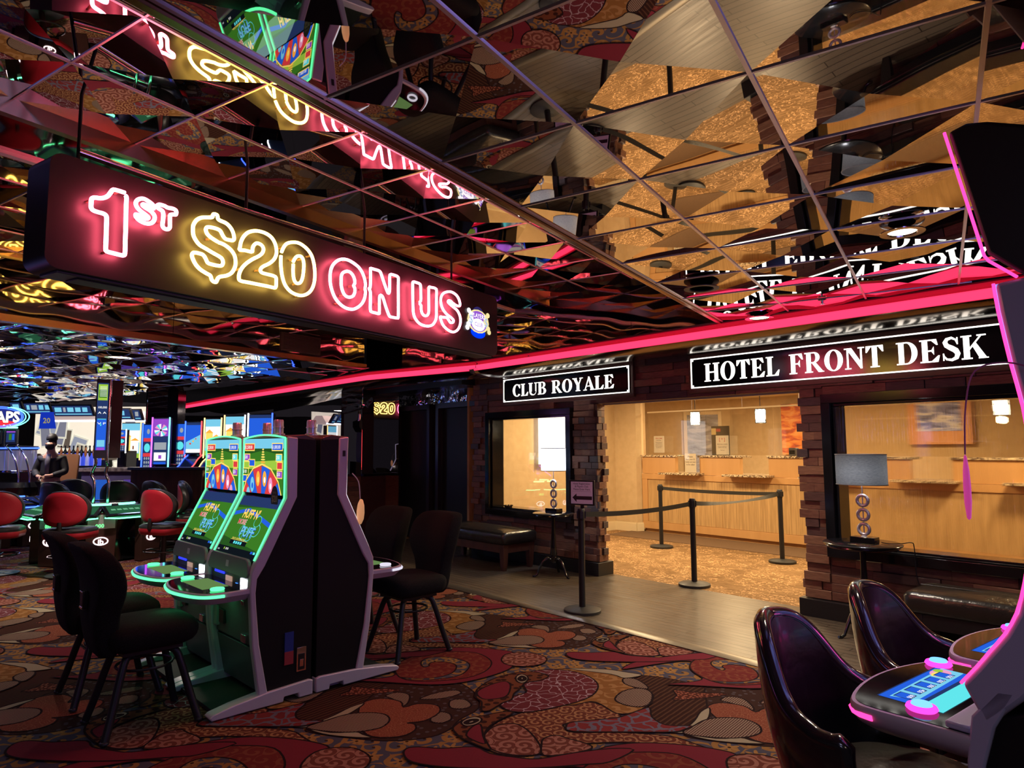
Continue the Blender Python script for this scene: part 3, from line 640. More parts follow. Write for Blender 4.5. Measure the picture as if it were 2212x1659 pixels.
# ------------------------------------------------------------------ hanging neon sign
NB = -3.4
def nplane(x, y, off=.05):
    d = cR * ((x - 1106) / FPX) - cU * ((y - 829.5) / FPX) + cF
    k = (NB + off) / d.dot(vB); p = Vector((0, 0, EYE)) + d * k
    return (p.dot(vA), p.z)
R1 = (170, 380, 8.296); R2 = (390, 440, 7.135); R3 = (690, 540, 10.368); R4 = (870, 590, 9.219)
NEON = [('figure_one', 0, R1, '830,305 740,275 650,250 610,250 580,285 530,350 470,385 390,400 300,390 250,395 230,430 225,500 225,570 260,615 340,645 430,670 480,700 500,750 497,900 490,1150 485,1320 510,1355 620,1385 750,1418 800,1422 830,1390 835,1200 845,900 850,600 858,430 855,375 835,350', 0),
 ('letter_s', 0, R1, '1190,420 1130,408 1060,425 1025,480 1040,550 1100,620 1180,680 1240,730 1245,760 1200,765 1130,735 1070,700 1025,690 1020,720 1060,775 1130,825 1220,853 1300,845 1350,800 1365,740 1340,680 1280,620 1200,570 1145,525 1160,508 1220,530 1290,575 1340,585 1345,540 1300,490 1250,455', 1),
 ('letter_t', 0, R1, '1540,540 1450,515 1410,530 1415,570 1460,600 1500,630 1515,690 1510,800 1500,890 1530,940 1590,955 1630,930 1635,850 1635,740 1650,695 1700,690 1740,690 1750,650 1735,610 1680,585 1600,570', 1),
 ('dollar_mark', 1, R2, '575,590 480,530 415,470 390,410 395,375 430,360 500,370 580,395 620,430 650,490 690,540 760,560 810,565 825,530 810,450 770,370 700,300 610,260 575,230 565,180 530,160 500,170 485,210 420,212 330,215 250,250 200,320 190,400 200,490 240,570 300,640 400,700 500,760 590,810 640,850 655,910 630,955 570,955 480,935 420,910 390,850 350,790 280,765 200,755 175,790 190,850 230,930 300,1010 400,1075 460,1110 480,1170 515,1205 550,1205 575,1150 610,1125 700,1110 780,1070 830,1000 850,920 840,820 800,740 730,670 650,620 590,600', 0),
 ('figure_two', 1, R2, '910,710 1000,720 1060,735 1105,740 1110,690 1130,640 1170,610 1220,620 1260,650 1280,700 1260,760 1200,810 1100,860 1000,930 940,1000 905,1080 900,1150 925,1190 1050,1215 1200,1245 1350,1275 1440,1295 1470,1280 1475,1200 1470,1140 1430,1110 1330,1085 1250,1060 1230,1020 1270,970 1370,920 1440,860 1475,780 1475,690 1450,600 1400,520 1320,460 1220,425 1130,420 1040,445 970,510 930,590 915,670', 1),
 ('figure_zero', 1, R2, '1555,750 1590,670 1640,615 1710,595 1800,600 1880,640 1960,710 2020,800 2055,920 2070,1060 2065,1180 2040,1280 1990,1360 1920,1405 1850,1415 1760,1390 1680,1340 1610,1250 1570,1130 1550,1000 1545,900 1548,800', 0),
 ('figure_zero_core', 1, R2, '1735,900 1760,850 1800,810 1850,810 1885,850 1900,930 1895,1040 1880,1140 1850,1210 1810,1230 1770,1210 1745,1150 1735,1050 1738,930', 0),
 ('letter_o', 0, R3, '540,205 640,225 760,290 880,390 960,510 1010,650 1030,780 1020,870 1030,950 1010,1080 960,1190 880,1270 780,1320 690,1325 570,1290 450,1200 350,1070 280,900 245,740 240,580 260,430 320,310 420,230', 1),
 ('letter_o_core', 0, R3, '620,475 690,500 750,570 785,660 790,750 765,800 790,850 795,940 760,1020 700,1055 640,1055 570,1010 520,920 490,800 487,680 495,570 540,500', 1),
 ('letter_n', 0, R3, '1145,420 1145,600 1140,830 1110,860 1130,910 1140,950 1140,1150 1140,1340 1170,1385 1260,1410 1330,1425 1345,1390 1345,1200 1350,1040 1380,1015 1420,1060 1480,1250 1540,1420 1580,1490 1650,1510 1750,1525 1765,1490 1768,1200 1765,800 1770,640 1740,590 1660,560 1590,550 1575,600 1575,800 1570,930 1550,970 1520,930 1450,740 1380,530 1340,470 1250,440 1160,415', 1),
 ('letter_u', 0, R4, '335,580 360,540 360,400 355,250 330,210 260,185 205,175 197,250 200,450 205,700 220,830 260,920 330,1000 420,1045 510,1055 590,1030 640,970 668,880 670,700 670,500 672,340 640,300 570,285 525,275 518,340 518,500 520,700 515,790 480,845 430,845 385,800 365,720 365,650 335,605', 0),
 ('letter_s', 0, R4, '1000,600 1060,640 1130,655 1140,600 1110,500 1060,430 980,380 900,370 820,395 770,460 755,550 775,660 820,750 890,830 970,890 1010,940 1000,980 950,985 910,930 870,885 800,880 750,870 760,930 800,1030 870,1110 950,1160 1030,1170 1100,1120 1140,1030 1150,930 1130,830 1080,740 1000,670 930,610 900,570 920,545 960,560 985,590', 1)]
M_nred = em('red_neon_tube', (1, .10, .17), 40); M_nyel = em('yellow_neon_tube', (1, .62, .10), 20)
M_nface = pm('black_neon_backing', (.018, .014, .016), .45); M_post = pm('clear_glass_post', (.5, .3, .2), .2, trans=.5)
o0 = MG @ Vector((NB, 3.25, 2.43))
sg = thing('neon_sign', 'long hanging neon sign reading 1ST $20 ON US with a badge at its right end', 'neon sign', o0, GROT)
def LN(a, z, off=0): return (off, a - 3.25, z - 2.43)
mb = MB()
def rrect(x0, x1, z0, z1, r, n=5):
    out = []
    for cx_, cz_, a0 in ((x1 - r, z1 - r, 0), (x0 + r, z1 - r, 90), (x0 + r, z0 + r, 180), (x1 - r, z0 + r, 270)):
        out += [(cx_ + r * math.cos(math.radians(a0 + 90 * i / n)), cz_ + r * math.sin(math.radians(a0 + 90 * i / n))) for i in range(n + 1)]
    return out
mb.prism(rrect(1.385 - 3.25, 5.10 - 3.25, 0, .55, .06), -.22, 0, 'x', 0); obj('cabinet', mb, M_nface, sg, smooth=40)
mb = MB(); mb.box(-.20, -.03, -1.8, 1.8, -.012, .0, 0); mb.box(-.17, -.05, -1.7, .8, -.02, -.012, 1)
obj('bottom_tray', mb, [M_silverd, M_black], sg, bevel=.003)
for yy in (-1.7, -.75, .25, 1.3):
    mb = MB(); mb.cyl((-.11, yy, .545), (-.11, yy, .93), .009, 8); obj('hanger', mb, M_black, sg, smooth=50)
mb = MB(); mb.tube([(-.11, -1.7, .63), (-.11, -.75, .61), (-.11, .25, .63), (-.11, 1.6, .59)], .02, 8); obj('conduit', mb, M_chrome, sg, smooth=50)
for nm, c_, (ox, oy, s2), st, cl in NEON:
    pts = []
    for t in st.split():
        x, y = map(float, t.split(',')); a, z = nplane(ox + x / s2, oy + y / s2); pts.append(LN(a, z, .05))
    mb = MB(); mb.tube(smoothp(pts, 3, closed=bool(cl)), .0100, 7, 0, closed=bool(cl))
    t = obj(nm, mb, [M_nred, M_nyel][c_], sg, smooth=60)
    for k in (1, len(pts) // 3, 2 * len(pts) // 3):
        mb = MB(); p = pts[k]; mb.cyl((0, p[1], p[2]), (.045, p[1], p[2]), .007, 6)
        obj('tube_support', mb, M_post, t, smooth=60)
for tb_ in [c for c in sg.children if c.name.startswith(('letter', 'figure', 'dollar'))]:   # the same neon on the rear face
    r = tb_.copy(); col.objects.link(r); r.parent = sg; r.location = (-.22, 0, 0); r.rotation_euler = (0, 0, PI)
    for g_ in tb_.children: d_2 = g_.copy(); col.objects.link(d_2); d_2.parent = r
# badge
bc = nplane(870 + 1530 / 9.219, 590 + 960 / 9.219, .02); B0 = LN(bc[0], bc[1], .004)
def ell(cx_, cz_, rx, rz, n=28, a0=0, a1=360): return [(cx_ + rx * math.cos(math.radians(a0 + (a1 - a0) * i / n)), cz_ + rz * math.sin(math.radians(a0 + (a1 - a0) * i / n))) for i in range(n + (a1 - a0 < 360))]
mb = MB(plane_M(Vector(B0), (0, 1, 0), (0, 0, 1)))
def disc(mb, poly, z, m): mb.face([(x, y, z) for x, y in poly], m)
for poly, z, m in ((ell(0, 0, .115, .132), .0, 0), (ell(0, -.1, .11, .05), .001, 1), (ell(0, 0, .165, .105, 16), .002, 2), (ell(0, .0, .135, .092), .003, 3), (ell(0, -.03, .10, .055), .004, 4)): disc(mb, poly, z, m)
for sx_ in (-1, 1):
    for k in range(6): disc(mb, ell(sx_ * (.135 + .03 * math.cos(k)), -.075 + .03 * k, .03, .024, 10), .0045 + k * .0002, 2 if sx_ > 0 else 4)
g = text_geo('PLAYERS', .055, .01); mb.merge(g, Matrix.Translation((0, .03, .006)), 4)
g = text_geo('$', .11, .005)
for x in (-.115, .115): mb.merge(g, Matrix.Translation((x, -.03, .0065)), 5)
g = text_geo('CLUB', .05, .01); mb.merge(g, Matrix.Translation((0, -.045, .0065)), 3)
obj('badge', mb, [em('badge_navy', (.03, .02, .12), 1), em('badge_blue', (.0, .04, 1), 1.2), em('badge_gold', (.9, .75, .35), 1.1), em('badge_purple', (.30, .10, .65), 1), em('badge_white', (1, .95, 1), 1.5), em('badge_pale', (.4, .55, .8), 1)], sg, smooth=None)
# vent on the bulkhead
t = thing('vent_grille', 'black air vent grille on the mirrored bulkhead under the neon sign', 'vent', MG @ Vector((-6.98, 5.85, 2.95)), GROT)
mb = MB(); mb.box(.0, .02, -.32, .32, -.115, .115); obj('vent_frame', mb, M_black, t, bevel=.004)
mb = MB()
for k in range(12): mb.box(.018, .03, -.29, .29, -.095 + k * .017, -.09 + k * .017)
obj('slats', mb, M_blackg, t, smooth=None)
# ceiling fixtures
def downlight(x, y, z, lit, label, r=.10):
    t = thing('downlight', label, 'ceiling light', (x, y, z), 0, None)
    q = MB(); q.lathe([(r, 0), (r + .022, -.006), (r + .022, -.012), (r - .012, -.012), (r - .02, .0)], 24); obj('light_trim', q, M_chrome if lit else M_black, t, smooth=40)
    q = MB(); q.lathe([(0, -.004), (r - .012, -.004)], 24); obj('lamp_disc', q, em('warm_lamp_face', (1, .82, .55), 14) if lit else M_blackg, t, smooth=None)
downlight(2.185, 5.852, ZL - .03, 1, 'lit ceiling downlight close to the red cove above the HOTEL FRONT DESK sign')
downlight(2.071, 3.471, ZL - .03, 1, 'lit downlight in the mirrored ceiling tile nearest the pink gaming machine', .085)
downlight(1.358, 4.724, ZL - .03, 0, 'unlit dark ceiling downlight between the two lit ones')
downlight(-4.769, 8.087, ZL - .05, 1, 'lit downlight in the far mirrored ceiling behind the neon sign', .13)
for k, (x, y) in enumerate(((1776, 645), (262 + 1000 * 0 + 880, 763))):
    p = atz(x, y, ZL)
    t = thing('sprinkler_head', ['chrome sprinkler head near the red cove, right of the lit downlight', 'chrome sprinkler head at the ceiling edge right of the neon sign badge'][k], 'sprinkler', (p.x, p.y, ZL - .008))
    q = MB(); q.lathe([(0, 0), (.035, 0), (.03, -.01), (.01, -.012), (.01, -.03), (.0, -.03)], 12); q.lathe([(0, -.04), (.024, -.038), (.024, -.035), (0, -.03)], 10); obj('sprinkler_body', q, M_chrome, t, smooth=40)
# ------------------------------------------------------------------ hotel lobby behind the opening
def pw(x, y, n):
    d = cR * ((x - 1106) / FPX) - cU * ((y - 829.5) / FPX) + cF
    p = Vector((0, 0, EYE)) + d * (n / d.dot(vN)); return p.dot(vU), p.z
def wseg(mb, pts, z0, z1, m=0, th=.05):
    for a, b in zip(pts[:-1], pts[1:]):
        dx, dy = b[0] - a[0], b[1] - a[1]; L = math.hypot(dx, dy); nx, ny = -dy / L * th, dx / L * th
        v = [a, b, (b[0] + nx, b[1] + ny), (a[0] + nx, a[1] + ny)]
        mb.add([(x, y, z0) for x, y in v] + [(x, y, z1) for x, y in v], [(0, 1, 2, 3), (4, 7, 6, 5), (0, 4, 5, 1), (1, 5, 6, 2), (2, 6, 7, 3), (3, 7, 4, 0)], m)
LC = 2.69
mb = MB(MW); wseg(mb, [(-8.45, 6.62), (-8.52, 10.29), (-8.04, 10.33), (-8.0, 10.44), (-8.3, 10.9)], 0, LC)
struct('wall_lobby_left', mb, [M_beige], smooth=None)
mb = MB(MW); wseg(mb, [(-11.4, 12.6), (-8.39, 14.34), (3.2, 14.30), (3.25, 6.6)], 0, LC); wseg(mb, [(-8.3, 10.9), (-11.4, 12.6)][::-1], 0, LC)
struct('wall_lobby_back', mb, [M_beige], smooth=None)
mb = MB(MW); mb.box(-11.6, 3.3, 6.56, 14.5, LC, LC + .05, 0); struct('ceiling_lobby', mb, [M_cream], smooth=None)
mb = MB(MW)
for pts in ([(-8.45, 6.72), (-8.52, 10.27), (-8.04, 10.31), (-7.98, 10.44)],):
    wseg(mb, pts, 0, .15, th=-.018); wseg(mb, pts, .15, .17, th=-.010)
struct('baseboard_lobby', mb, [M_cream], smooth=None)
# inner lining of the small left window: warm wall and an added self-glowing curtain
def pu(x, y, u):
    d = cR * ((x - 1106) / FPX) - cU * ((y - 829.5) / FPX) + cF
    p = Vector((0, 0, EYE)) + d * (u / d.dot(vU)); return p.dot(vN), p.z
nA = pu(1160, 930, -8.40)[0]; nB = pu(1240, 930, -8.40)[0]
area('niche_light', MW @ Vector((-7.3, 7.6, 2.6)), 14, WARM, .3)
t = thing('net_curtain', 'added self-glowing white net curtain seen through the left window behind the lamp', 'curtain', MW @ Vector((-8.37, (nA + nB) / 2, 1.30)), WROT)
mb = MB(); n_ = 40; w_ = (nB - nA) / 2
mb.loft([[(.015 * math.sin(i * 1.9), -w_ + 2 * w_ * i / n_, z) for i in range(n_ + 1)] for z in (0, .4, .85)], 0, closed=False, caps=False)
obj('curtain_cloth', mb, pm('glowing_net_curtain', (.8, .8, .85), .8, emit=(.80, .86, 1), es=1.2), t, smooth=60)  # brightness put into the cloth as emission; nothing lights it from behind
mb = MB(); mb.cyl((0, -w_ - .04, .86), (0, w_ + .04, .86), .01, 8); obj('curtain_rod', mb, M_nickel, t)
# reception counter
t = thing('reception_counter', 'long maple reception counter with reeded front panels under granite tops', 'counter', MW @ Vector((-6.0, 10.45, 0)), WROT)
O_ = -6.0
gaps = [(-7.25, -6.74), (-5.96, -5.45), (-4.66, -4.15), (-3.36, -2.85), (-2.06, -1.55), (-.76, -.25)]
highs = []; u = -7.99
for g0, g1 in gaps: highs.append((u, g0)); u = g1
highs.append((u, 1.0))
mb = MB(); mb.box(-7.99 - O_, 1.0 - O_, 0, .5, .07, 1.07, 0); mb.box(-7.97 - O_, 1.0 - O_, .03, .5, 0, .07, 0)
mb.box(-7.99 - O_, 1 - O_, -.025, .0, .985, 1.085, 0); mb.box(-7.99 - O_, 1 - O_, -.02, 0, .07, .20, 0); mb.box(-7.99 - O_, -7.87 - O_, -.02, 0, .2, .985, 0)
obj('counter_body', mb, M_maple, t, bevel=.003)
u = -7.86
while u < .9:
    mb = MB(); mb.box(u - O_, u + 1.55 - O_ - .01, -.006, .0, .205, .98, 0); obj('reeded_panel', mb, M_reed, t, smooth=None); u += 1.55
for a, b in highs:
    mb = MB(); mb.box(a - O_, b - O_, 0, .10, 1.09, 1.40, 0); q = obj('raised_front', mb, M_maple, t, bevel=.003)
    mb = MB(); mb.box(a - O_ - .02, b - O_ + .03, -.03, .34, 1.40, 1.435, 0); q2 = obj('granite_top', mb, M_granite, t, bevel=.005)
for a, b in gaps:
    mb = MB(); mb.box(a - .19 - O_, b + .09 - O_, -.27, .40, 1.09, 1.125, 0); obj('granite_ledge', mb, M_granite, t, bevel=.006)
# acrylic guard
t = thing('sneeze_guard', 'clear acrylic guard hanging from a rail over the reception counter', 'guard', MW @ Vector((-6.0, 10.66, 0)), WROT)
for i in range(6):
    a = -1.98 + i * 1.27; mb = MB(); mb.box(a, a + 1.26, -.003, .003, 1.44, 2.24, 0); obj('acrylic_sheet', mb, M_acryl, t, smooth=None)
mb = MB(); mb.box(-2.0, 5.7, -.012, .012, 2.24, 2.265, 0); obj('rail', mb, M_cream, t)
for i in range(7):
    mb = MB(); mb.cyl((-1.0 + i, 0, 2.265), (-1.0 + i, 0, LC), .004, 6); obj('hanging_wire', mb, M_nickel, t)
def pendant(u, label):
    t = thing('pendant_lamp', label, 'pendant lamp', MW @ Vector((u, 10.85, 1.99)), WROT, 'pendant lamps over the reception counter')
    q = MB(); q.lathe([(.075, .0), (.082, .06), (.085, .18), (.08, .235)], 20); obj('glass_shade', q, em('pendant_glow', (1, .93, .78), 7), t, smooth=60)
    q = MB()
    for z, r in ((0, .08), (.238, .084)): q.tube([(r * math.cos(a), r * math.sin(a), z) for a in [2 * PI * i / 20 for i in range(20)]], .006, 6, closed=True)
    for k in range(8):
        a0 = 2 * PI * k / 8
        for sg_ in (-1, 1):
            q.tube([((.088) * math.cos(a0 + sg_ * (.05 + .26 * math.sin(t_2 * 2.6))), .088 * math.sin(a0 + sg_ * (.05 + .26 * math.sin(t_2 * 2.6))), .24 - .10 * t_2) for t_2 in [i / 6 for i in range(7)]], .004, 5)
        q.tube([(.088 * math.cos(a0 + .2 * j), .088 * math.sin(a0 + .2 * j), z) for j, z in ((-1, 0), (-.4, .04), (0, .06), (.4, .04), (1, 0))], .004, 5)
    obj('scroll_work', q, M_black, t, smooth=60)
    q = MB(); q.cyl((0, 0, .24), (0, 0, LC - 1.99), .006, 8); obj('stem', q, M_black, t)
    q = MB(); q.lathe([(0, LC - 1.99), (.06, LC - 1.99), (.055, LC - 2.01), (0, LC - 2.015)], 16); obj('canopy', q, M_nickel, t)
    point('pendant_bulb', MW @ Vector((u, 10.85, 1.93)), 4, WARM, .05)
pendant(-7.06, 'lit pendant lamp with black scrollwork hanging left over the reception counter')
pendant(-5.77, 'lit pendant lamp with black scrollwork hanging nearest the orange painting')
pendant(-2.35, 'lit pendant lamp glowing through the large reeded window at the right')
# things on the counter and the back wall
def pframe(name, label, cat, x0, y0, x1, y1, n, mats, lines, standing=True, txt=None, off=.0, m=0):
    ul, zt = pw(x0, y0, n); ur, _ = pw(x1, y0, n); _, zb = pw(x0, y1, n)
    t = thing(name, label, cat, MW @ Vector(((ul + ur) / 2, n, zb)), WROT); w = (ur - ul) / 2; h = zt - zb
    q = MB(); q.box(-w, w, 0, .006, 0, h, 0); obj('sheet', q, mats[0], t, smooth=None)
    if standing: q = MB(); q.box(-w - .004, w + .004, -.003, -.001, -.004, h + .004, 0); q.box(-w, w, -.04, .04, -.004, .0, 0); obj('holder', q, M_acryl, t, smooth=None)
    q = MB(plane_M(Vector((0, -.0005, 0)), (1, 0, 0), (0, 0, 1)))
    for (s, size, fx, fz, mm) in lines:
        g = text_geo(s, size * h, .01); k = min(1, 1.8 * w / max(1e-6, (max(p[0] for p in g[0]) - min(p[0] for p in g[0]))))
        q.merge(([(p[0] * k, p[1], p[2]) for p in g[0]], g[1]), Matrix.Translation((fx * w, fz * h, .0006)), mm)
    if lines: obj('print', q, [M_ink, pm('red_print', (.5, .05, .03), .6)], t, smooth=None)
    return t, w, h
pframe('notice', 'white printed notice in a clear stand on the left end of the reception counter', 'notice', 1412, 942, 1434, 978, 10.51, [M_white], [('WELCOME', .10, 0, .82, 1), ('Front Desk', .07, 0, .72, 0), ('Please read before', .06, 0, .6, 0), ('you check in and', .06, 0, .52, 0), ('have your card and', .06, 0, .44, 0), ('room key ready for', .06, 0, .36, 0), ('the desk clerk.', .06, 0, .28, 0)])
pframe('notice', 'white sign on the low granite ledge asking guests to have their ID ready', 'notice', 1479, 980, 1503, 1020, 10.33, [M_white], [('Please', .13, 0, .8, 0), ('have your ID', .11, 0, .66, 0), ('ready and wait', .11, 0, .52, 0), ('to be called', .11, 0, .38, 0)])
pframe('notice', 'white card with a red scroll emblem standing on the middle counter top', 'notice', 1546, 941, 1573, 982, 10.51, [M_white], [('[ * ]', .22, 0, .72, 1), ('PERSONAL GUIDES', .07, 0, .52, 0), ('for all our guests are', .06, 0, .42, 0), ('available at this desk', .06, 0, .35, 0), ('Thank you', .06, 0, .22, 0)])
t, w, h = pframe('notice_board', 'tall black board with two small stickers on the lobby back wall', 'board', 1534, 921, 1575, 996, 14.10, [M_black], [], False)
q = MB(); q.box(-w + .03, -w + .15, -.004, 0, h - .2, h - .05, 0); obj('yellow_sticker', q, pm('pale_sticker', (.75, .62, .3), .6), t)
q = MB(); q.box(-w + .16, -w + .27, -.004, 0, h - .13, h - .06, 0); obj('red_sticker', q, pm('red_sticker', (.5, .05, .04), .6), t)
def paint_mat(name, stops):
    m, nt, b, nd, ln, ma, mix = node_mat(name, .6, .3); tc = nd('TexCoord'); mp = nd('Mapping'); mp.inputs['Scale'].default_value = (2.2, 2.2, 6); n = nd('TexNoise'); n.inputs['Scale'].default_value = 1.3; n.inputs['Detail'].default_value = 7; n.inputs['Distortion'].default_value = .8
    ln(tc.outputs['Object'], mp.inputs[0]); ln(mp.outputs[0], n.inputs[0]); r = nd('ValToRGB')
    while len(r.color_ramp.elements) < len(stops): r.color_ramp.elements.new(.5)
    for e, (p_, c_) in zip(r.color_ramp.elements, stops): e.position = p_; e.color = (*c_, 1)
    ln(n.outputs['Fac'], r.inputs[0]); ln(r.outputs[0], b.inputs['Base Color']); return m
t, w, h = pframe('canvas_painting', 'orange and red abstract canvas on the lobby back wall at the right', 'painting', 1686, 874, 1752, 982, 14.2, [paint_mat('orange_canvas', [(.3, (.30, .10, .07)), (.42, (.62, .13, .06)), (.52, (.85, .30, .08)), (.62, (.9, .45, .16)), (.75, (.6, .12, .06))])], [], False)
t, w, h = pframe('canvas_painting', 'blue and white picture in an orange mount seen through the large reeded window', 'painting', 1958, 850, 2095, 960, 14.2, [pm('orange_mount', (.75, .38, .18), .6)], [], False)
q = MB(); q.box(-w * .7, w * .7, -.012, 0, h * .25, h * .85, 0); obj('picture', q, paint_mat('blue_canvas', [(.35, (.12, .14, .30)), (.5, (.35, .4, .8)), (.58, (.85, .88, 1)), (.7, (.25, .2, .2))]), t, smooth=None)
# doorway in the slanting back wall, with pale trim and a bluish room behind
a = Vector((-11.4, 12.6, 0)); b_ = Vector((-8.39, 14.34, 0)); dd = (b_ - a).normalized(); nn = Vector((-dd.y, dd.x, 0))
k0 = b_ - dd * .95; TD = MW @ frame(dd, nn, (k0.x, k0.y, 0))
mb = MB(TD); mb.box(-.03, .68, -.03, .0, 0, 2.34, 0); q = obj('door_3', mb, paint_mat('bluish_curtained_room', [(.3, (.10, .10, .13)), (.5, (.30, .33, .48)), (.6, (.5, .52, .65)), (.8, (.2, .2, .25))]), smooth=None); q['kind'] = 'structure'
mb = MB(TD); 
for (x0, x1, z0, z1) in ((-.11, -.03, 0, 2.42), (.68, .76, 0, 2.42), (-.03, .68, 2.34, 2.42)): mb.box(x0, x1, -.05, .0, z0, z1, 0)
q2 = obj('door_frame', mb, M_cream, bevel=.004); q2.parent = q
t = thing('card_printer', 'small black and silver desk printer beside the orange painting', 'printer', MW @ Vector((pw(1716, 975, 10.8)[0], 10.72, 1.435)), WROT)
q = MB(); q.box(-.06, .06, 0, .12, 0, .13, 0); obj('printer_body', q, M_silverd, t, bevel=.01)
q = MB(); q.box(-.045, .045, -.006, 0, .03, .09, 0); obj('printer_screen', q, M_blackg, t)
p = atz(1566, 868, LC); 
def dome(label, loc, r=.06):
    t = thing('dome_camera', label, 'camera', loc)
    q = MB(); q.lathe([(0, 0), (r * 1.15, 0), (r * 1.15, -.018), (r, -.022)], 20); obj('camera_ring', q, M_silverd, t, smooth=40)
    q = MB(); q.lathe([(r, -.02), (r * .93, -.045), (r * .6, -.068), (0, -.078)], 20); obj('camera_dome', q, M_blackg, t, smooth=60)
dome('black dome camera on the lobby ceiling between the two pendant lamps', MW @ Vector((-7.6, 12.6, LC)))
dome('black dome camera over the two black doors', MW @ Vector((-9.15, 6.45, 2.56)), .075)

# ------------------------------------------------------------------ furniture by the front wall
def cushion(mb, x0, x1, y0, y1, z0, z1, nx=14, ny=8, puff=.02, m=0):
    """a stuffed slab with rounded edges"""
    rings = []
    def sec(t):
        return None
    zs = [(z0, .02), (z0 + .02, 0), (z1 - .04, -.004), (z1 - .012, .014), (z1, .05)]
    for z, ins in zs:
        ring = rrect(x0 + ins, x1 - ins, y0 + ins, y1 - ins, .06, 4); rings.append([(x, y, z) for x, y in ring])
    rings.append([((x0 + x1) / 2 + (x - (x0 + x1) / 2) * .5, (y0 + y1) / 2 + (y - (y0 + y1) / 2) * .5, z1 + puff) for x, y in rrect(x0 + .05, x1 - .05, y0 + .05, y1 - .05, .06, 4)])
    mb.loft(rings, m)
def bench(label, u0, u1, n0, n1, zt, legm):
    c = MW @ Vector(((u0 + u1) / 2, (n0 + n1) / 2, 0)); t = thing('bench', label, 'bench', c, WROT); w = (u1 - u0) / 2; d = (n1 - n0) / 2
    q = MB(); cushion(q, -w, w, -d, d, zt - .16, zt); obj('cushion', q, M_leather, t, smooth=60)
    q = MB(); q.tube([(-w + .05, 0, zt + .017), (w - .05, 0, zt + .017)], .004, 6); obj('seam', q, M_black, t)
    q = MB(); q.box(-w + .04, w - .04, -d + .04, d - .04, zt - .27, zt - .155, 0); obj('apron', q, legm, t, bevel=.004)
    for sx in (-1, 1):
        for sy in (-1, 1):
            q = MB(); x, y = sx * (w - .08), sy * (d - .08)
            q.loft([[(x + a * r, y + b * r, z) for a, b in ((-1, -1), (1, -1), (1, 1), (-1, 1))] for z, r in ((0, .026), (.10, .036), (zt - .16, .046))]); obj('leg', q, legm, t, bevel=.004)
bench('black leather bench with reddish wooden legs under the left lobby window', -8.22, -6.62, 5.74, 6.36, .50, M_darkwood)
bench('long tan-lit black leather bench under the large right window', -1.98, -.1, 5.80, 6.36, .48, M_black)
def side_table(label, u, n, r, zt=.78):
    t = thing('side_table', label, 'side table', MW @ Vector((u, n, 0)), WROT)
    q = MB(); q.lathe([(0, zt), (r, zt), (r + .008, zt - .006), (r + .005, zt - .014), (r - .012, zt - .018), (r - .008, zt - .03), (r - .03, zt - .045), (0, zt - .045)], 36); obj('tabletop', q, M_blacktbl, t, smooth=40)
    q = MB(); q.lathe([(.022, zt - .045), (.024, zt - .2), (.034, .36), (.045, .27), (.03, .25), (.045, .23), (.03, .20), (.03, .17), (0, .16)], 16); obj('pedestal', q, M_blacktbl, t, smooth=50)
    for k in range(3):
        a = math.radians(90 + 120 * k + 30); ca, sa = math.cos(a), math.sin(a)
        q = MB(); q.tube([(ca * x, sa * x, z) for x, z in ((.02, .20), (.08, .225), (.14, .19), (.18, .11), (.215, .03), (.25, .012), (.27, .018))], [.018, .018, .016, .015, .014, .015, .012], 8); obj('leg', q, M_blacktbl, t, smooth=60)
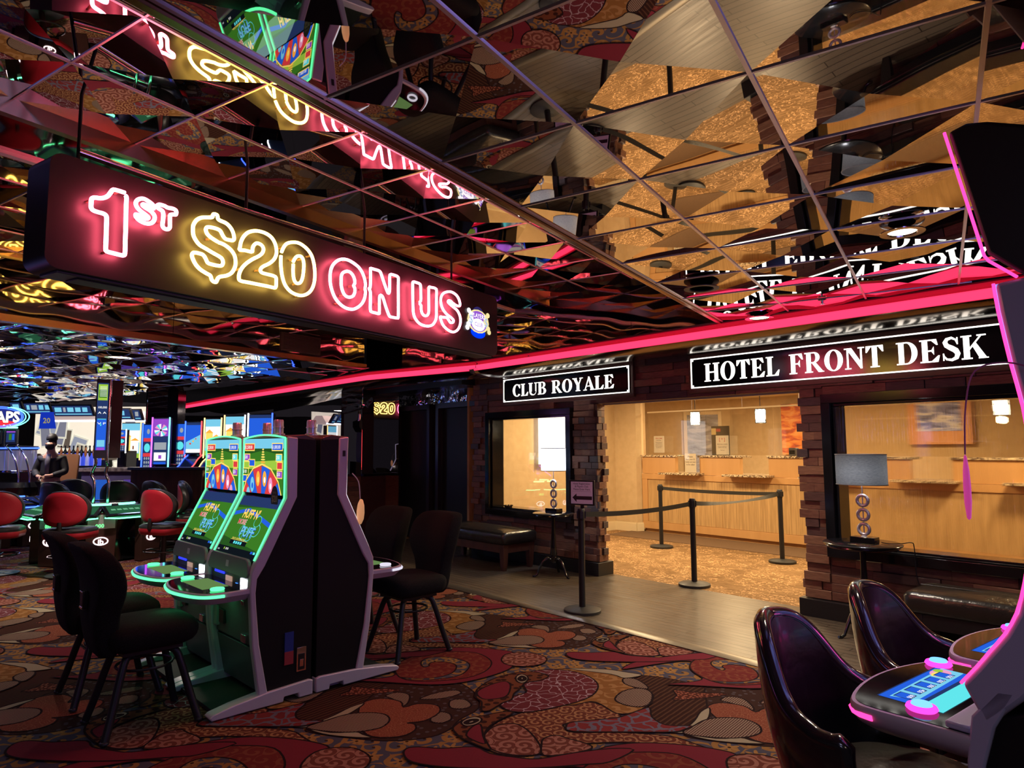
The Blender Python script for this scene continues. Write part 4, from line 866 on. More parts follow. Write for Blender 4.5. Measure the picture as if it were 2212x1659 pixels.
def lamp(label, u, n, r, h, z0, lit, zt=.78):
    t = thing('table_lamp', label, 'table lamp', MW @ Vector((u, n, zt)), WROT)
    q = MB(); q.box(-.10, .10, -.055, .055, 0, .05, 0); obj('base', q, M_darkwood if False else M_blackg, t, bevel=.004)
    R = .058; z = .06
    q = MB(); q.lathe([(0, .05), (.03, .05), (.012, .06), (0, .062)], 12); q.cyl((0, 0, .05), (0, 0, z0 - zt + .10), .005, 8); obj('stem', q, M_nickel, t, smooth=50)
    zz = .055 + R
    for k in range(3):
        q = MB(); q.tube([((R - .014) * math.cos(a), 0, zz + (R - .014) * math.sin(a)) for a in [2 * PI * i / 24 for i in range(24)]], .014, 10, closed=True); obj('ring', q, M_nickel, t, smooth=60); zz += 2 * R + .004
    b0 = z0 - zt
    q = MB(); N_ = 32
    q.loft([[(r * math.cos(2 * PI * i / N_), r * .72 * math.sin(2 * PI * i / N_), z) for i in range(N_)] for z in (b0, b0 + h)], 0, caps=False)
    if lit:
        ms = bpy.data.materials.new('lit_linen_shade'); ms.use_nodes = True; nt = ms.node_tree; b = nt.nodes['Principled BSDF']; b.inputs['Base Color'].default_value = (.8, .8, .8, 1); b.inputs['Roughness'].default_value = .9
    else: ms = bpy.data.materials.new('grey_linen_shade'); ms.use_nodes = True; nt = ms.node_tree; b = nt.nodes['Principled BSDF']; b.inputs['Base Color'].default_value = (.09, .085, .09, 1); b.inputs['Roughness'].default_value = .9
    tc = nt.nodes.new('ShaderNodeTexCoord'); mp = nt.nodes.new('ShaderNodeMapping'); mp.inputs['Scale'].default_value = (30, 30, 260); nz = nt.nodes.new('ShaderNodeTexNoise'); nz.inputs['Scale'].default_value = 1.5
    nt.links.new(tc.outputs['Object'], mp.inputs[0]); nt.links.new(mp.outputs[0], nz.inputs[0])
    tr = nt.nodes.new('ShaderNodeBsdfTranslucent'); cr = nt.nodes.new('ShaderNodeValToRGB'); k = .9 if lit else .16
    cr.color_ramp.elements[0].position = .3; cr.color_ramp.elements[1].position = .7
    cr.color_ramp.elements[0].color = (k * .45, k * .48, k * .52, 1); cr.color_ramp.elements[1].color = (k, k, k * 1.02, 1)
    nt.links.new(nz.outputs['Fac'], cr.inputs[0]); nt.links.new(cr.outputs[0], tr.inputs[0]); mx = nt.nodes.new('ShaderNodeMixShader'); mx.inputs[0].default_value = .6
    nt.links.new(b.outputs[0], mx.inputs[1]); nt.links.new(tr.outputs[0], mx.inputs[2]); nt.links.new(mx.outputs[0], nt.nodes['Material Output'].inputs[0])
    sh = obj('lamp_shade', q, ms, t, smooth=60)
    q = MB()
    for z in (b0, b0 + h): q.tube([(r * math.cos(2 * PI * i / N_), r * .72 * math.sin(2 * PI * i / N_), z) for i in range(N_)], .004, 5, closed=True)
    o_ = obj('shade_rim', q, M_silverd, None, smooth=60); o_.parent = sh
    q = MB(); q.lathe([(0, b0 + .05), (.02, b0 + .06), (.03, b0 + .10), (.025, b0 + .13), (0, b0 + .15)], 12); obj('bulb', q, em('white_bulb', (.92, .95, 1), 30), t, smooth=60)
    point('table_lamp_bulb', MW @ Vector((u, n, zt + b0 + .10)), 60 if lit else 10, (.82, .88, 1), .035)
side_table('round black pedestal table under the left window holding the bright lamp', -6.02, 6.05, .25)
side_table('round black pedestal table beside the lobby opening holding the grey-shaded lamp', -2.36, 6.08, .30)
lamp('table lamp with three silver rings and a glowing white drum shade', -6.04, 6.08, .18, .28, 1.30, True)
lamp('table lamp with three silver rings and a dark grey linen shade', -2.34, 6.08, .205, .255, 1.268, False)
q = MB(); t = thing('lamp_cord', 'thin black lamp cord trailing off the right side table', 'cord', MW @ Vector((-2.1, 6.1, .785)), WROT)
q.tube(smoothp([(-.12, .02, .004), (-.05, -.02, .004), (.02, .06, .004), (.04, .22, .0), (.045, .27, -.05), (.05, .28, -.3), (.12, .29, -.52)], 4, False), .004, 6); obj('cord_line', q, M_black, t, smooth=60)
c_ = MW @ Vector((-7.38, 6.5, .722)); t = thing('ashtray', 'small black notched ashtray on the sill of the left window', 'ashtray', c_, WROT)
q = MB(); q.lathe([(0, 0), (.055, 0), (.058, .03), (.05, .03), (.045, .008), (0, .008)], 16)
for k in range(8): a = 2 * PI * k / 8; q.box(.054 * math.cos(a) - .009, .054 * math.cos(a) + .009, .054 * math.sin(a) - .009, .054 * math.sin(a) + .009, .028, .045)
obj('ashtray_body', q, M_blackg, t, smooth=40)
# ------------------------------------------------------------------ queue posts with belts
def stanchion(label, x, y, belts=()):
    t = thing('queue_post', label, 'queue post', (x, y, 0), 0)
    q = MB(); q.lathe([(0, 0), (.178, 0), (.18, .004), (.18, .03), (.17, .036), (.06, .05), (.035, .055), (0, .055)], 40); obj('base', q, pm('black_rubber_base', (.03, .03, .03), .5), t, smooth=30)
    q = MB(); q.lathe([(.032, .05), (.032, .90), (0, .90)], 20); obj('post', q, M_black, t, smooth=40)
    q = MB(); q.lathe([(.033, .88), (.036, .89), (.036, .985), (.03, .995), (0, .995)], 20)
    for a in range(4): q.box(.03, .045, -.014, .014, .90, .97, 0, Matrix.Rotation(a * PI / 2, 4, 'Z'))
    obj('belt_cassette', q, M_black, t, smooth=40)
    for (x2, y2, tw, sag) in belts:
        q = MB(); d = Vector((x2 - x, y2 - y, 0)); L = d.length; d.normalize(); s2 = Vector((-d.y, d.x, 0)); rg = []
        for i in range(17):
            f = i / 16; c = d * (.04 + f * (L - .08)); z = .935 - sag * 4 * f * (1 - f); a = tw * 1.2 * math.sin(PI * f)
            up = Vector((0, 0, 1)) * math.cos(a) + s2 * math.sin(a); w = .025
            rg.append([tuple(c + up * w + Vector((0, 0, z)) + s2 * .001), tuple(c - up * w + Vector((0, 0, z)) + s2 * .001), tuple(c - up * w + Vector((0, 0, z)) - s2 * .001), tuple(c + up * w + Vector((0, 0, z)) - s2 * .001)])
        q.loft(rg); obj('belt', q, pm('black_belt_webbing', (.022, .02, .016), .7), t, smooth=50)
S1, S2, S3, S4 = (.674, 6.70), (2.085, 7.90), (2.36, 10.85), (3.70, 9.41)
stanchion('black queue post on the planks beside the left pier, carrying the lobby sign', *S1, [(*S2, 0, .03)])
stanchion('black queue post in the middle of the opening at the carpet edge', *S2, [(*S4, 1, .04)])
stanchion('black queue post farthest back, near the left end of the counter', *S3, [(*S4, 0, .02)])
stanchion('black queue post at the right near the counter', *S4)
c_ = at(1258, 1068, 6.68); t = thing('card_sign', 'framed lilac sign with an arrow on top of the left queue post', 'sign', (c_.x, 6.70, .995), -.52)
q = MB(); q.box(-.135, .135, -.01, .01, .03, .275, 0); q.box(-.02, .02, -.006, .006, .0, .035, 0); obj('sign_frame', q, M_black, t, bevel=.004)
q = MB(); q.box(-.115, .115, -.0125, -.01, .045, .26, 0); obj('card', q, pm('lilac_card', (.50, .36, .48), .6, emit=(.5, .34, .47), es=.12), t, smooth=None)
q = MB(plane_M(Vector((0, -.0128, 0)), (1, 0, 0), (0, 0, 1)))
for s, z in (('Hotel Registration', .232), ('& Players Club', .205), ('Please Enter Here', .178)): q.merge(text_geo(s, .027, .008, sx=.9), Matrix.Translation((0, z, .0004)))
q.box(-.1, .1, .165, .1665, .0, .0004)
q.face([(-.10, .105, .0004), (-.055, .145, .0004), (-.055, .12, .0004), (.11, .12, .0004), (.11, .085, .0004), (-.055, .085, .0004), (-.055, .06, .0004)])
obj('lettering', q, M_ink, t, smooth=None)
# ------------------------------------------------------------------ slot machines
BO = Vector((-1.31, 4.57, 0)); BR = math.radians(44.2); E1 = Vector((math.cos(BR), math.sin(BR), 0)); E2 = Vector((-math.sin(BR), math.cos(BR), 0))
M_lgreen = em('green_led', (.10, 1, .34), 2.0); M_lwhite = em('soft_white_led', (.9, .85, 1), .9); M_lpink = em('pink_led', (1, .04, .26), 2.6)
M_scrblack = pm('screen_glass', (.004, .004, .006), .06)
def C(name, c, s=1.0): return em('screen_' + name, c, s)
SCR = [C('forest', (.05, .22, .02), .9), C('lime', (.35, .60, .06), 1), C('sky', (.20, .62, .85), 1), C('white', (1, 1, .95), 1.1), C('red', (.75, .05, .06), 1), C('purple', (.32, .07, .60), 1), C('orange', (1, .42, .05), 1.1),
       C('gold', (1, .72, .15), 1.1), C('blue', (.02, .12, .75), 1), C('cyan', (.12, .80, .85), 1), C('darkblue', (.02, .04, .14), 1), C('brown', (.30, .10, .03), 1), C('pink', (.9, .35, .6), 1), C('darkgreen', (.02, .09, .015), 1), C('black', (.005, .008, .012), 1), C('grey', (.35, .38, .42), 1)]
FO, LI, SK, WH, RE, PU, OR, GO, BL, CY, DB, BN, PK, DG, BK, GR = range(16)
def rr(x0, x1, y0, y1): return [(x0, y0), (x1, y0), (x1, y1), (x0, y1)]
def draw(mb, shapes):
    for k, (m, poly) in enumerate(shapes): mb.face([(x, y, .0002 * (k + 1)) for x, y in poly], m)
def txt(mb, s, size, x, y, m, z=.012, bold=.01, fit=None, rot=0):
    g = text_geo(s, size, bold)
    if fit:
        w = max(p[0] for p in g[0]) - min(p[0] for p in g[0]); g = ([(p[0] * fit / w, p[1], p[2]) for p in g[0]], g[1])
    mb.merge(g, Matrix.Translation((x, y, z)) @ Matrix.Rotation(rot, 4, 'Z'), m)
def art_upper(mb):   # a green park with jackpot boxes over a big bonus wheel, unit .62 x .39
    S = [(FO, rr(-.31, .31, 0, .39)), (SK, rr(-.31, .31, .30, .39)), (LI, [(-.31, .17), (.31, .17), (.31, .24), (-.31, .22)]), (DG, [(-.31, .27), (-.05, .30), (.05, .30), (.31, .27), (.31, .32), (-.31, .32)])]
    for k in range(7): S.append((OR if k < 2 else GO, ell(0, .205 + k * .018, .045 - k * .005, .006, 10)))
    for (x, y, w, c_) in ((-.22, .33, .075, RE), (.22, .33, .075, BL), (-.255, .255, .04, PU), (.25, .255, .04, CY), (-.18, .215, .05, BL), (-.26, .20, .04, LI), (.265, .20, .035, RE), (-.27, .15, .04, FO), (.27, .14, .035, PU), (-.28, .10, .03, BL)):
        S.append((GO, rr(x - w - .008, x + w + .008, y - .028, y + .028))); S.append((c_, rr(x - w, x + w, y - .021, y + .021)))
    cx_, cy_, R_ = 0, -.125, .33
    def wedge(a0, a1, r0, r1, m): S.append((m, [(cx_ + r0 * math.cos(math.radians(a0 + (a1 - a0) * i / 6)), cy_ + r0 * math.sin(math.radians(a0 + (a1 - a0) * i / 6))) for i in range(7)] + [(cx_ + r1 * math.cos(math.radians(a1 - (a1 - a0) * i / 6)), cy_ + r1 * math.sin(math.radians(a1 - (a1 - a0) * i / 6))) for i in range(7)]))
    wedge(15, 165, .08, .338, GO); wedge(15, 165, .08, .326, BN)
    for a0, a1, m in ((16, 41, BL), (41, 66, RE), (66, 91, BL), (91, 116, RE), (116, 141, BL), (141, 165, RE)): wedge(a0 + .6, a1 - .6, .10, .318, m)
    for a, m, m2 in ((29, PK, WH), (53, PK, WH), (78, OR, WH), (103, OR, GO), (128, SK, BL), (152, SK, WH)):
        x, y = cx_ + .235 * math.cos(math.radians(a)), cy_ + .235 * math.sin(math.radians(a)); S.append((m, ell(x, y, .03, .055, 16))); S.append((m2, ell(x + .003, y - .008, .014, .022, 12)))
    def clipy(poly, lo=0, ax=1, sg=1):
        out = []
        for i in range(len(poly)):
            a, b = poly[i - 1], poly[i]; ia, ib = sg * a[ax] >= sg * lo, sg * b[ax] >= sg * lo
            if ia != ib: f = (lo - a[ax]) / (b[ax] - a[ax]); out.append((a[0] + (b[0] - a[0]) * f, a[1] + (b[1] - a[1]) * f))
            if ib: out.append(b)
        return out
    S = [(m, clipy(clipy(clipy(p_), -.31, 0), .31, 0, -1)) for m, p_ in S]; S = [(m, p_) for m, p_ in S if len(p_) > 2]
    draw(mb, S)
    for s_, x, y, w in (('$12,500.00', -.22, .318, .13), ('$1,000.00', .22, .318, .13), ('$100', -.27, .14, .06), ('$50', .265, .13, .05), ('500', -.255, .245, .05), ('250', .25, .245, .05)): txt(mb, s_, .035, x, y, WH, fit=w)
def art_lower(mb):   # .62 x .42 green meadow with the title of the game
    S = [(DG, rr(-.31, .31, 0, .42)), (FO, [(-.31, .12), (.31, .06), (.31, .36), (-.31, .33)]), (DB, rr(-.31, .31, .35, .42)), (BK, rr(-.31, .31, 0, .055)), (LI, ell(.1, .2, .02, .006, 8)), (BL, [(-.31, .27), (-.1, .31), (.31, .22), (.31, .25), (-.1, .335), (-.31, .30)])]
    for x, y, r in ((-.02, .16, .055), (.07, .15, .05), (.14, .19, .055), (.11, .25, .05), (.02, .14, .045), (-.06, .18, .04)): S += [(CY, ell(x, y, r, r * .8, 16)), (FO, ell(x, y, r * .92, r * .72, 16))]
    S += [(BK, rr(-.16, .10, .075, .105)), (GO, rr(-.165, .105, .105, .107))]
    for k in range(4): S.append((CY, rr(-.10 + k * .035, -.075 + k * .035, .08, .098)))
    S += [(LI, rr(-.2, -.185, .03, .045)), (BL, rr(.22, .25, .04, .055)), (CY, rr(.26, .29, .04, .055)), (GR, rr(-.29, -.26, .02, .03))]
    draw(mb, S)
    txt(mb, "HUFF N'", .085, -.02, .262, OR, .010, .03, .25); txt(mb, "HUFF N'", .085, -.018, .265, GO, .011, .015, .245)
    txt(mb, 'MORE', .05, -.10, .215, WH, .0112, .03, .13); txt(mb, 'MORE', .05, -.10, .215, RE, .012, .01, .125)
    txt(mb, 'PUFF', .095, .05, .135, BL, .0112, .03, .21); txt(mb, 'PUFF', .095, .05, .138, SK, .012, .012, .20)
    txt(mb, 'SELECT A DENOMINATION', .016, -.03, .109, GO, fit=.20); txt(mb, '$0.00', .02, -.13, .03, WH, fit=.045)
W_ = .715
def slot_machine(label, led, loc, rz, near=True, lit=True):
    t = thing('slot_machine', label, 'slot machine', loc, rz, None)
    bnd = [(-.145, 1.668), (-.14, 1.28), (-.29, .97), (-.345, .86), (-.393, .785), (-.40, .70), (-.395, .635), (-.368, .38), (-.30, .05)]
    outr = [(-.218, 1.675), (-.208, 1.275), (-.402, .895), (-.433, .825), (-.438, .73), (-.432, .64), (-.414, .385), (-.36, .05)]
    q = MB(); q.prism(bnd + [(-.008, .05), (-.008, 1.655), (-.05, 1.675)], .012, W_ - .012, 'y', 0); obj('cabinet_body', q, M_cabinet, t, bevel=.004)
    for y0, y1 in ((0.0, .05), (W_ - .05, W_)):
        q = MB(); q.prism(outr + bnd[::-1], y0, y1, 'y', 0); obj('side_frame', q, M_silver, t, bevel=.008)
    q = MB(); q.prism([(-.22, 1.675), (-.215, 1.66), (-.02, 1.65), (-.02, 1.668), (-.09, 1.69)], .01, W_ - .01, 'y', 0); obj('top_cap', q, pm('bronze_top_plastic', (.11, .055, .045), .35), t, bevel=.006)
    q = MB(); ys, ye = .03, W_ - .03
    arch = [(-.221, ys + (ye - ys) * i / 8, 1.668 + .022 * math.sin(PI * i / 8)) for i in range(9)]
    q.tube([(-.408, ys, .895), (-.219, ys, 1.275), (-.222, ys, 1.655)] + arch + [(-.222, ye, 1.655), (-.219, ye, 1.275), (-.408, ye, .895)], .0058, 7); obj('led_strip', q, led, t, smooth=60)
    q = MB(); q.box(-.220, -.165, .05, W_ - .05, 1.285, 1.66)
    sb = obj('upper_screen', q, M_scrblack, t, smooth=None)
    if lit: q = MB(plane_M(Vector((-.2215, W_ / 2, 1.29)), (0, -1, 0), (-.0, 0, .96))); art_upper(q); o_ = obj('picture', q, SCR, None, smooth=None); o_.parent = sb
    q = MB(); q.prism([(-.212, 1.267), (-.402, .882), (-.366, .87), (-.186, 1.26)], .045, W_ - .045, 'y', 0); sb = obj('lower_screen', q, M_scrblack, t, smooth=None)
    sl = Vector((.190, 0, .385)); sl.normalize()
    if lit: q = MB(plane_M(Vector((-.4025, W_ / 2, .886)), (0, -1, 0), sl)); art_lower(q); o_ = obj('picture', q, SCR, None, smooth=None); o_.parent = sb
    # visor plate, bill panel
    q = MB(plane_M(Vector((-.42, W_ / 2, .785)), (0, -1, 0), (.10, 0, .995))); q.prism([(-.31, 0), (.31, 0), (.335, .03), (.30, .10), (.27, .115), (-.27, .115), (-.30, .10), (-.335, .03)], 0, .028, 'z', 0)
    vp = obj('visor_plate', q, pm('grey_visor_plastic', (.20, .20, .24), .4), t, bevel=.006)
    q = MB(plane_M(Vector((-.42, W_ / 2, .785)), (0, -1, 0), (.10, 0, .995))); q.box(-.022, .022, .04, .08, .028, .030); o_ = obj('logo_tile', q, M_silver, None); o_.parent = vp
    q = MB(); q.box(-.424, -.39, .06, W_ - .06, .69, .79, 0); bp_ = obj('bill_panel', q, M_silverd, t, bevel=.004)
    for nm, y0, y1, z0, z1, mt in (('display', .31, .41, .70, .765, pm('player_card_display', (.02, .02, .03), .15, emit=(.65, .42, .30), es=.6)), ('card_slot', .44, .60, .765, .782, em('blue_led_badge', (.02, .03, 1), 2.2)), ('button', .22, .25, .70, .735, em('cyan_icon', (.05, .25, 1), 2)), ('bill_acceptor', .075, .17, .715, .775, em('white_acceptor', (.9, .95, 1), 6))):
        q = MB(); q.box(-.432, -.424, y0, y1, z0, z1); o_ = obj(nm, q, mt, None, bevel=.003); o_.parent = bp_
    # button deck
    dz = .715; fr_ = [(-.42, .01), (-.56, .0), (-.65, .01), (-.715, .06), (-.76, .18), (-.785, W_ / 2), (-.76, W_ - .18), (-.715, W_ - .06), (-.65, W_ - .01), (-.56, W_), (-.42, W_ - .01)]
    q = MB(); poly = smoothp(fr_, 3, False); mid = (-.55, W_ / 2)
    q.loft([[(mid[0] + (x - mid[0]) * k, mid[1] + (y - mid[1]) * k, z) for x, y in poly] for z, k in ((dz - .055, .86), (dz - .02, .97), (dz - .012, 1), (dz + .01, 1), (dz + .016, .985))]); dk = obj('button_deck', q, M_silver, t, smooth=40)
    q = MB(); q.prism([(mid[0] + (x - mid[0]) * .93, mid[1] + (y - mid[1]) * .95) for x, y in poly], dz + .0145, dz + .018, 'z', 0); o_ = obj('deck_glass', q, M_scrblack, None, smooth=None); o_.parent = dk
    q = MB(); q.box(-.66, -.50, .18, W_ - .18, dz + .018, dz + .0195); o_ = obj('deck_screen', q, C('deck_green', (.12, .22, .07), 1), None); o_.parent = dk
    for yy in (.10, W_ - .10):
        q = MB(); q.tube([(-.60 + .035 * math.cos(a), yy + .035 * math.sin(a), dz + .026) for a in [2 * PI * i / 18 for i in range(18)]], .008, 6, closed=True); o_ = obj('spin_button', q, led, None, smooth=60); o_.parent = dk
    q = MB(); q.tube([(mid[0] + (x - mid[0]) * 1.008, mid[1] + (y - mid[1]) * 1.008, dz - .003) for x, y in poly if x < -.58], .0095, 6); o_ = obj('deck_led', q, led, None, smooth=60); o_.parent = dk
    # lower doors
    q = MB(); q.prism([(-.405, .66), (-.382, .36), (-.35, .34), (-.36, .66)], .06, W_ - .06, 'y', 0); ld = obj('lower_door', q, M_silverd, t, bevel=.004)
    for nm, y0, y1, z0, z1, mt in (('spec_plate', .60, .66, .40, .53, pm('perforated_plate', (.30, .31, .33), .4)), ('speaker_grille', .48, .56, .43, .52, M_black), ('lock', .16, .20, .60, .63, M_chrome), ('coin_catch', .13, .20, .37, .42, M_chrome)):
        q = MB(); q.box(-.412 + .02 * (.6 - z0) * 1.2, -.38, y0, y1, z0, z1); o_ = obj(nm, q, mt, None, bevel=.003); o_.parent = ld
    q = MB(); q.prism([(-.375, .34), (-.32, .06), (-.26, .06), (-.32, .34)], .05, W_ - .05, 'y', 0); obj('kick_panel', q, M_silverd, t, bevel=.004)
    # base with feet
    q = MB(); prof = [(-.645, .0), (-.66, .018), (-.64, .034), (-.52, .058), (-.30, .085), (-.03, .098), (-.004, .09), (-.004, 0)]
    if near: prof = prof[:-1] + [(-.004, 0), (-.10, 0), (-.105, .03), (-.20, .03), (-.205, 0)]
    for y0, y1 in ((-.008, .085), (W_ - .06, W_ + .008)): q.prism(prof, y0, y1, 'y', 0)
    q.box(-.25, -.004, .085, W_ - .04, 0, .06); obj('base_rail', q, M_silver, t, bevel=.006)
    q = MB(); q.box(-.60, -.25, .085, W_ - .04, .0, .022); obj('foot_mat', q, pm('black_ribbed_mat', (.012, .02, .014), .7), t)
    q = MB(); cx_, cy_ = -.10, W_ * .55; q.lathe([(0, 1.68), (.045, 1.68), (.045, 1.70), (.034, 1.705), (.034, 1.74), (.038, 1.742), (.038, 1.75), (.034, 1.752), (.034, 1.79), (.03, 1.80), (0, 1.80)], 18, (cx_, cy_, 0)); obj('signal_lamp', q, M_nickel, t, smooth=40)
    return t
sm1 = slot_machine('near left slot machine with green edge lights and an oval sticker on its screen', M_lgreen, BO - E1 * .004, BR)
q = MB(plane_M(Vector((-.232, .14, 1.265)), (0, -1, 0), (0, 0, 1))); q.prism(ell(0, 0, .052, .085, 24), 0, .002, 'z', 0); txt(q, '$20', .06, 0, -.02, 1, .0025, .02, .075); txt(q, 'The First', .02, 0, .035, 1, .0025, .005, .06); txt(q, 'is On Us', .02, 0, -.05, 1, .0025, .005, .055)
obj('oval_sticker', q, [pm('brown_sticker', (.05, .03, .035), .5), pm('gold_print', (.5, .42, .25), .5)], sm1, smooth=None)
q = MB(); q.box(-.20, -.14, .004, .012, .22, .42, 0); obj('approval_sticker', q, pm('blue_sticker', (.02, .05, .32), .4), sm1)
q = MB(); q.box(-.20, -.14, .002, .012, .22, .30, 0); obj('approval_sticker', q, pm('coral_red_sticker', (.42, .05, .07), .4), sm1)
q = MB(); q.box(-.115, -.05, .006, .012, .16, .31, 0); q.box(-.105, -.06, .003, .007, .17, .27, 1); q.box(-.095, -.07, .002, .004, .19, .235, 0); obj('rating_plate', q, [M_chrome, M_black], sm1, bevel=.002)
sm2 = slot_machine('far left slot machine with green edge lights beside its twin', M_lgreen, BO + E2 * .735, BR)
sm3 = slot_machine('back-to-back slot machine facing right, seen from its black side', M_lwhite, BO + E1 * .012 + E2 * W_, BR + PI, lit=False)
sm4 = slot_machine('second machine facing right, hidden behind the near one', M_lwhite, BO + E1 * .012 + E2 * (W_ + .735), BR + PI, lit=False)
q = MB(); q.box(-.19, -.17, W_ + .001, W_ + .006, 1.54, 1.58); obj('side_latch', q, M_black, sm3)
q = MB(); q.tube(smoothp([(-.26, W_ - .02, 1.42), (-.30, W_ + .0, 1.36), (-.315, W_ + .0, 1.24)], 4, False), .004, 5); obj('tag_wire', q, M_silver, sm3)
q = MB(); q.lathe([(0, -.09), (.02, -.082), (.042, -.045), (.046, 0), (.038, .05), (.018, .085), (0, .09)], 16, sy=.35); o_ = obj('oval_tag', q, pm('peach_tag', (.75, .42, .22), .6, emit=(1, .5, .22), es=.4), sm3, smooth=60); o_.location = (-.32, W_, 1.15); o_.rotation_euler = (0, .1, PI / 2)
for tt, s in ((sm1, 1), (sm2, 1)):
    l = area('deck_glow', (0, 0, 0), .35, (.12, 1, .35), .5, size_y=.08); l.parent = tt; l.location = (-.60, W_ / 2, .655)
    l = area('screen_glow', (0, 0, 0), .35, (.55, 1, .72), .55, size_y=.6); l.parent = tt; l.location = (-.33, W_ / 2, 1.22); l.rotation_euler = (0, PI / 2 - .25, 0)

# ------------------------------------------------------------------ black upholstered slot chairs
def gaming_chair(label, loc, rz):
    """faces +x; seat front at +x, backrest at -x"""
    t = thing('gaming_chair', label, 'chair', loc, rz, 'black upholstered slot chairs')
    q = MB()
    def ring(cx_, cy_, w, d, z, r): return [(cx_ + x, cy_ + y, z) for x, y in rrect(-d, d, -w, w, r, 4)]
    q.loft([ring(0, 0, .17, .17, .44, .08), ring(0, 0, .235, .235, .465, .10), ring(0, 0, .25, .255, .52, .11), ring(0, 0, .245, .25, .57, .11), ring(0, 0, .21, .21, .60, .12), ring(0, 0, .10, .10, .605, .09)])
    obj('seat', q, M_fabric, t, smooth=70, sub=1)
    q = MB()   # backrest: waisted below, wide above, curved over at the top
    rings = []
    for z, w, x, d in ((.42, .15, -.235, .035), (.50, .155, -.25, .045), (.62, .16, -.265, .05), (.70, .175, -.27, .052), (.78, .215, -.27, .055), (.88, .24, -.285, .055), (.97, .238, -.315, .052), (1.04, .22, -.355, .048), (1.075, .17, -.385, .035)):
        rings.append([(x + xx * 1.35 + .85 * yy * yy, yy * 1.1, z - .2 * yy * yy) for xx, yy in rrect(-d, d, -w, w, .03, 3)])
    q.loft(rings); bk = obj('backrest', q, M_fabric, t, smooth=70, sub=1)
    q = MB(); q.box(-.345, -.315, -.035, .035, .70, .80, 0); o_ = obj('pull_handle', q, M_black, None, bevel=.006); o_.parent = bk
    q = MB(); q.box(-.35, -.335, -.03, .03, .79, .80, 0); q.box(-.348, -.335, -.03, .03, .70, .715, 0); o_ = obj('handle_plate', q, M_chrome, None, bevel=.003); o_.parent = bk
    q = MB(); q.box(-.16, .16, -.16, .16, .425, .445); q.lathe([(0, .40), (.10, .40), (.10, .43), (0, .43)], 16); obj('swivel_plate', q, M_black, t)
    q = MB(); q.tube([(.15 * math.cos(2 * PI * i / 24), .15 * math.sin(2 * PI * i / 24), .33) for i in range(24)], .008, 6, closed=True); obj('leg_ring', q, M_black, t, smooth=60)
    M_leg = pm('grey_metal_leg', (.035, .035, .045), .4, .5)
    for sx in (-1, 1):
        for sy in (-1, 1):
            q = MB(); q.tube(smoothp([(sx * .09, sy * .09, .425), (sx * .135, sy * .12, .40), (sx * .165, sy * .145, .31), (sx * .205, sy * .18, .15), (sx * .245, sy * .215, .006)], 4, False), .0215, 10)
            q.lathe([(0, 0), (.024, 0), (.024, .01), (.018, .016), (0, .016)], 10, (sx * .247, sy * .217, 0)); obj('leg', q, M_leg, t, smooth=60)
    return t
def bl(x, y): return BO + E1 * x + E2 * y
ch = gaming_chair('black slot chair nearest the camera, its back toward the left edge', bl(-.935, .31), BR)
dup(ch, bl(-.945, .99), BR, 'black slot chair just behind the nearest one at the left machines')
dup(ch, bl(.985, .33), BR + PI, 'black slot chair at the right machine, nearer the planks')
dup(ch, bl(.99, 1.03), BR + PI, 'black slot chair farther back beside the right-hand machines')
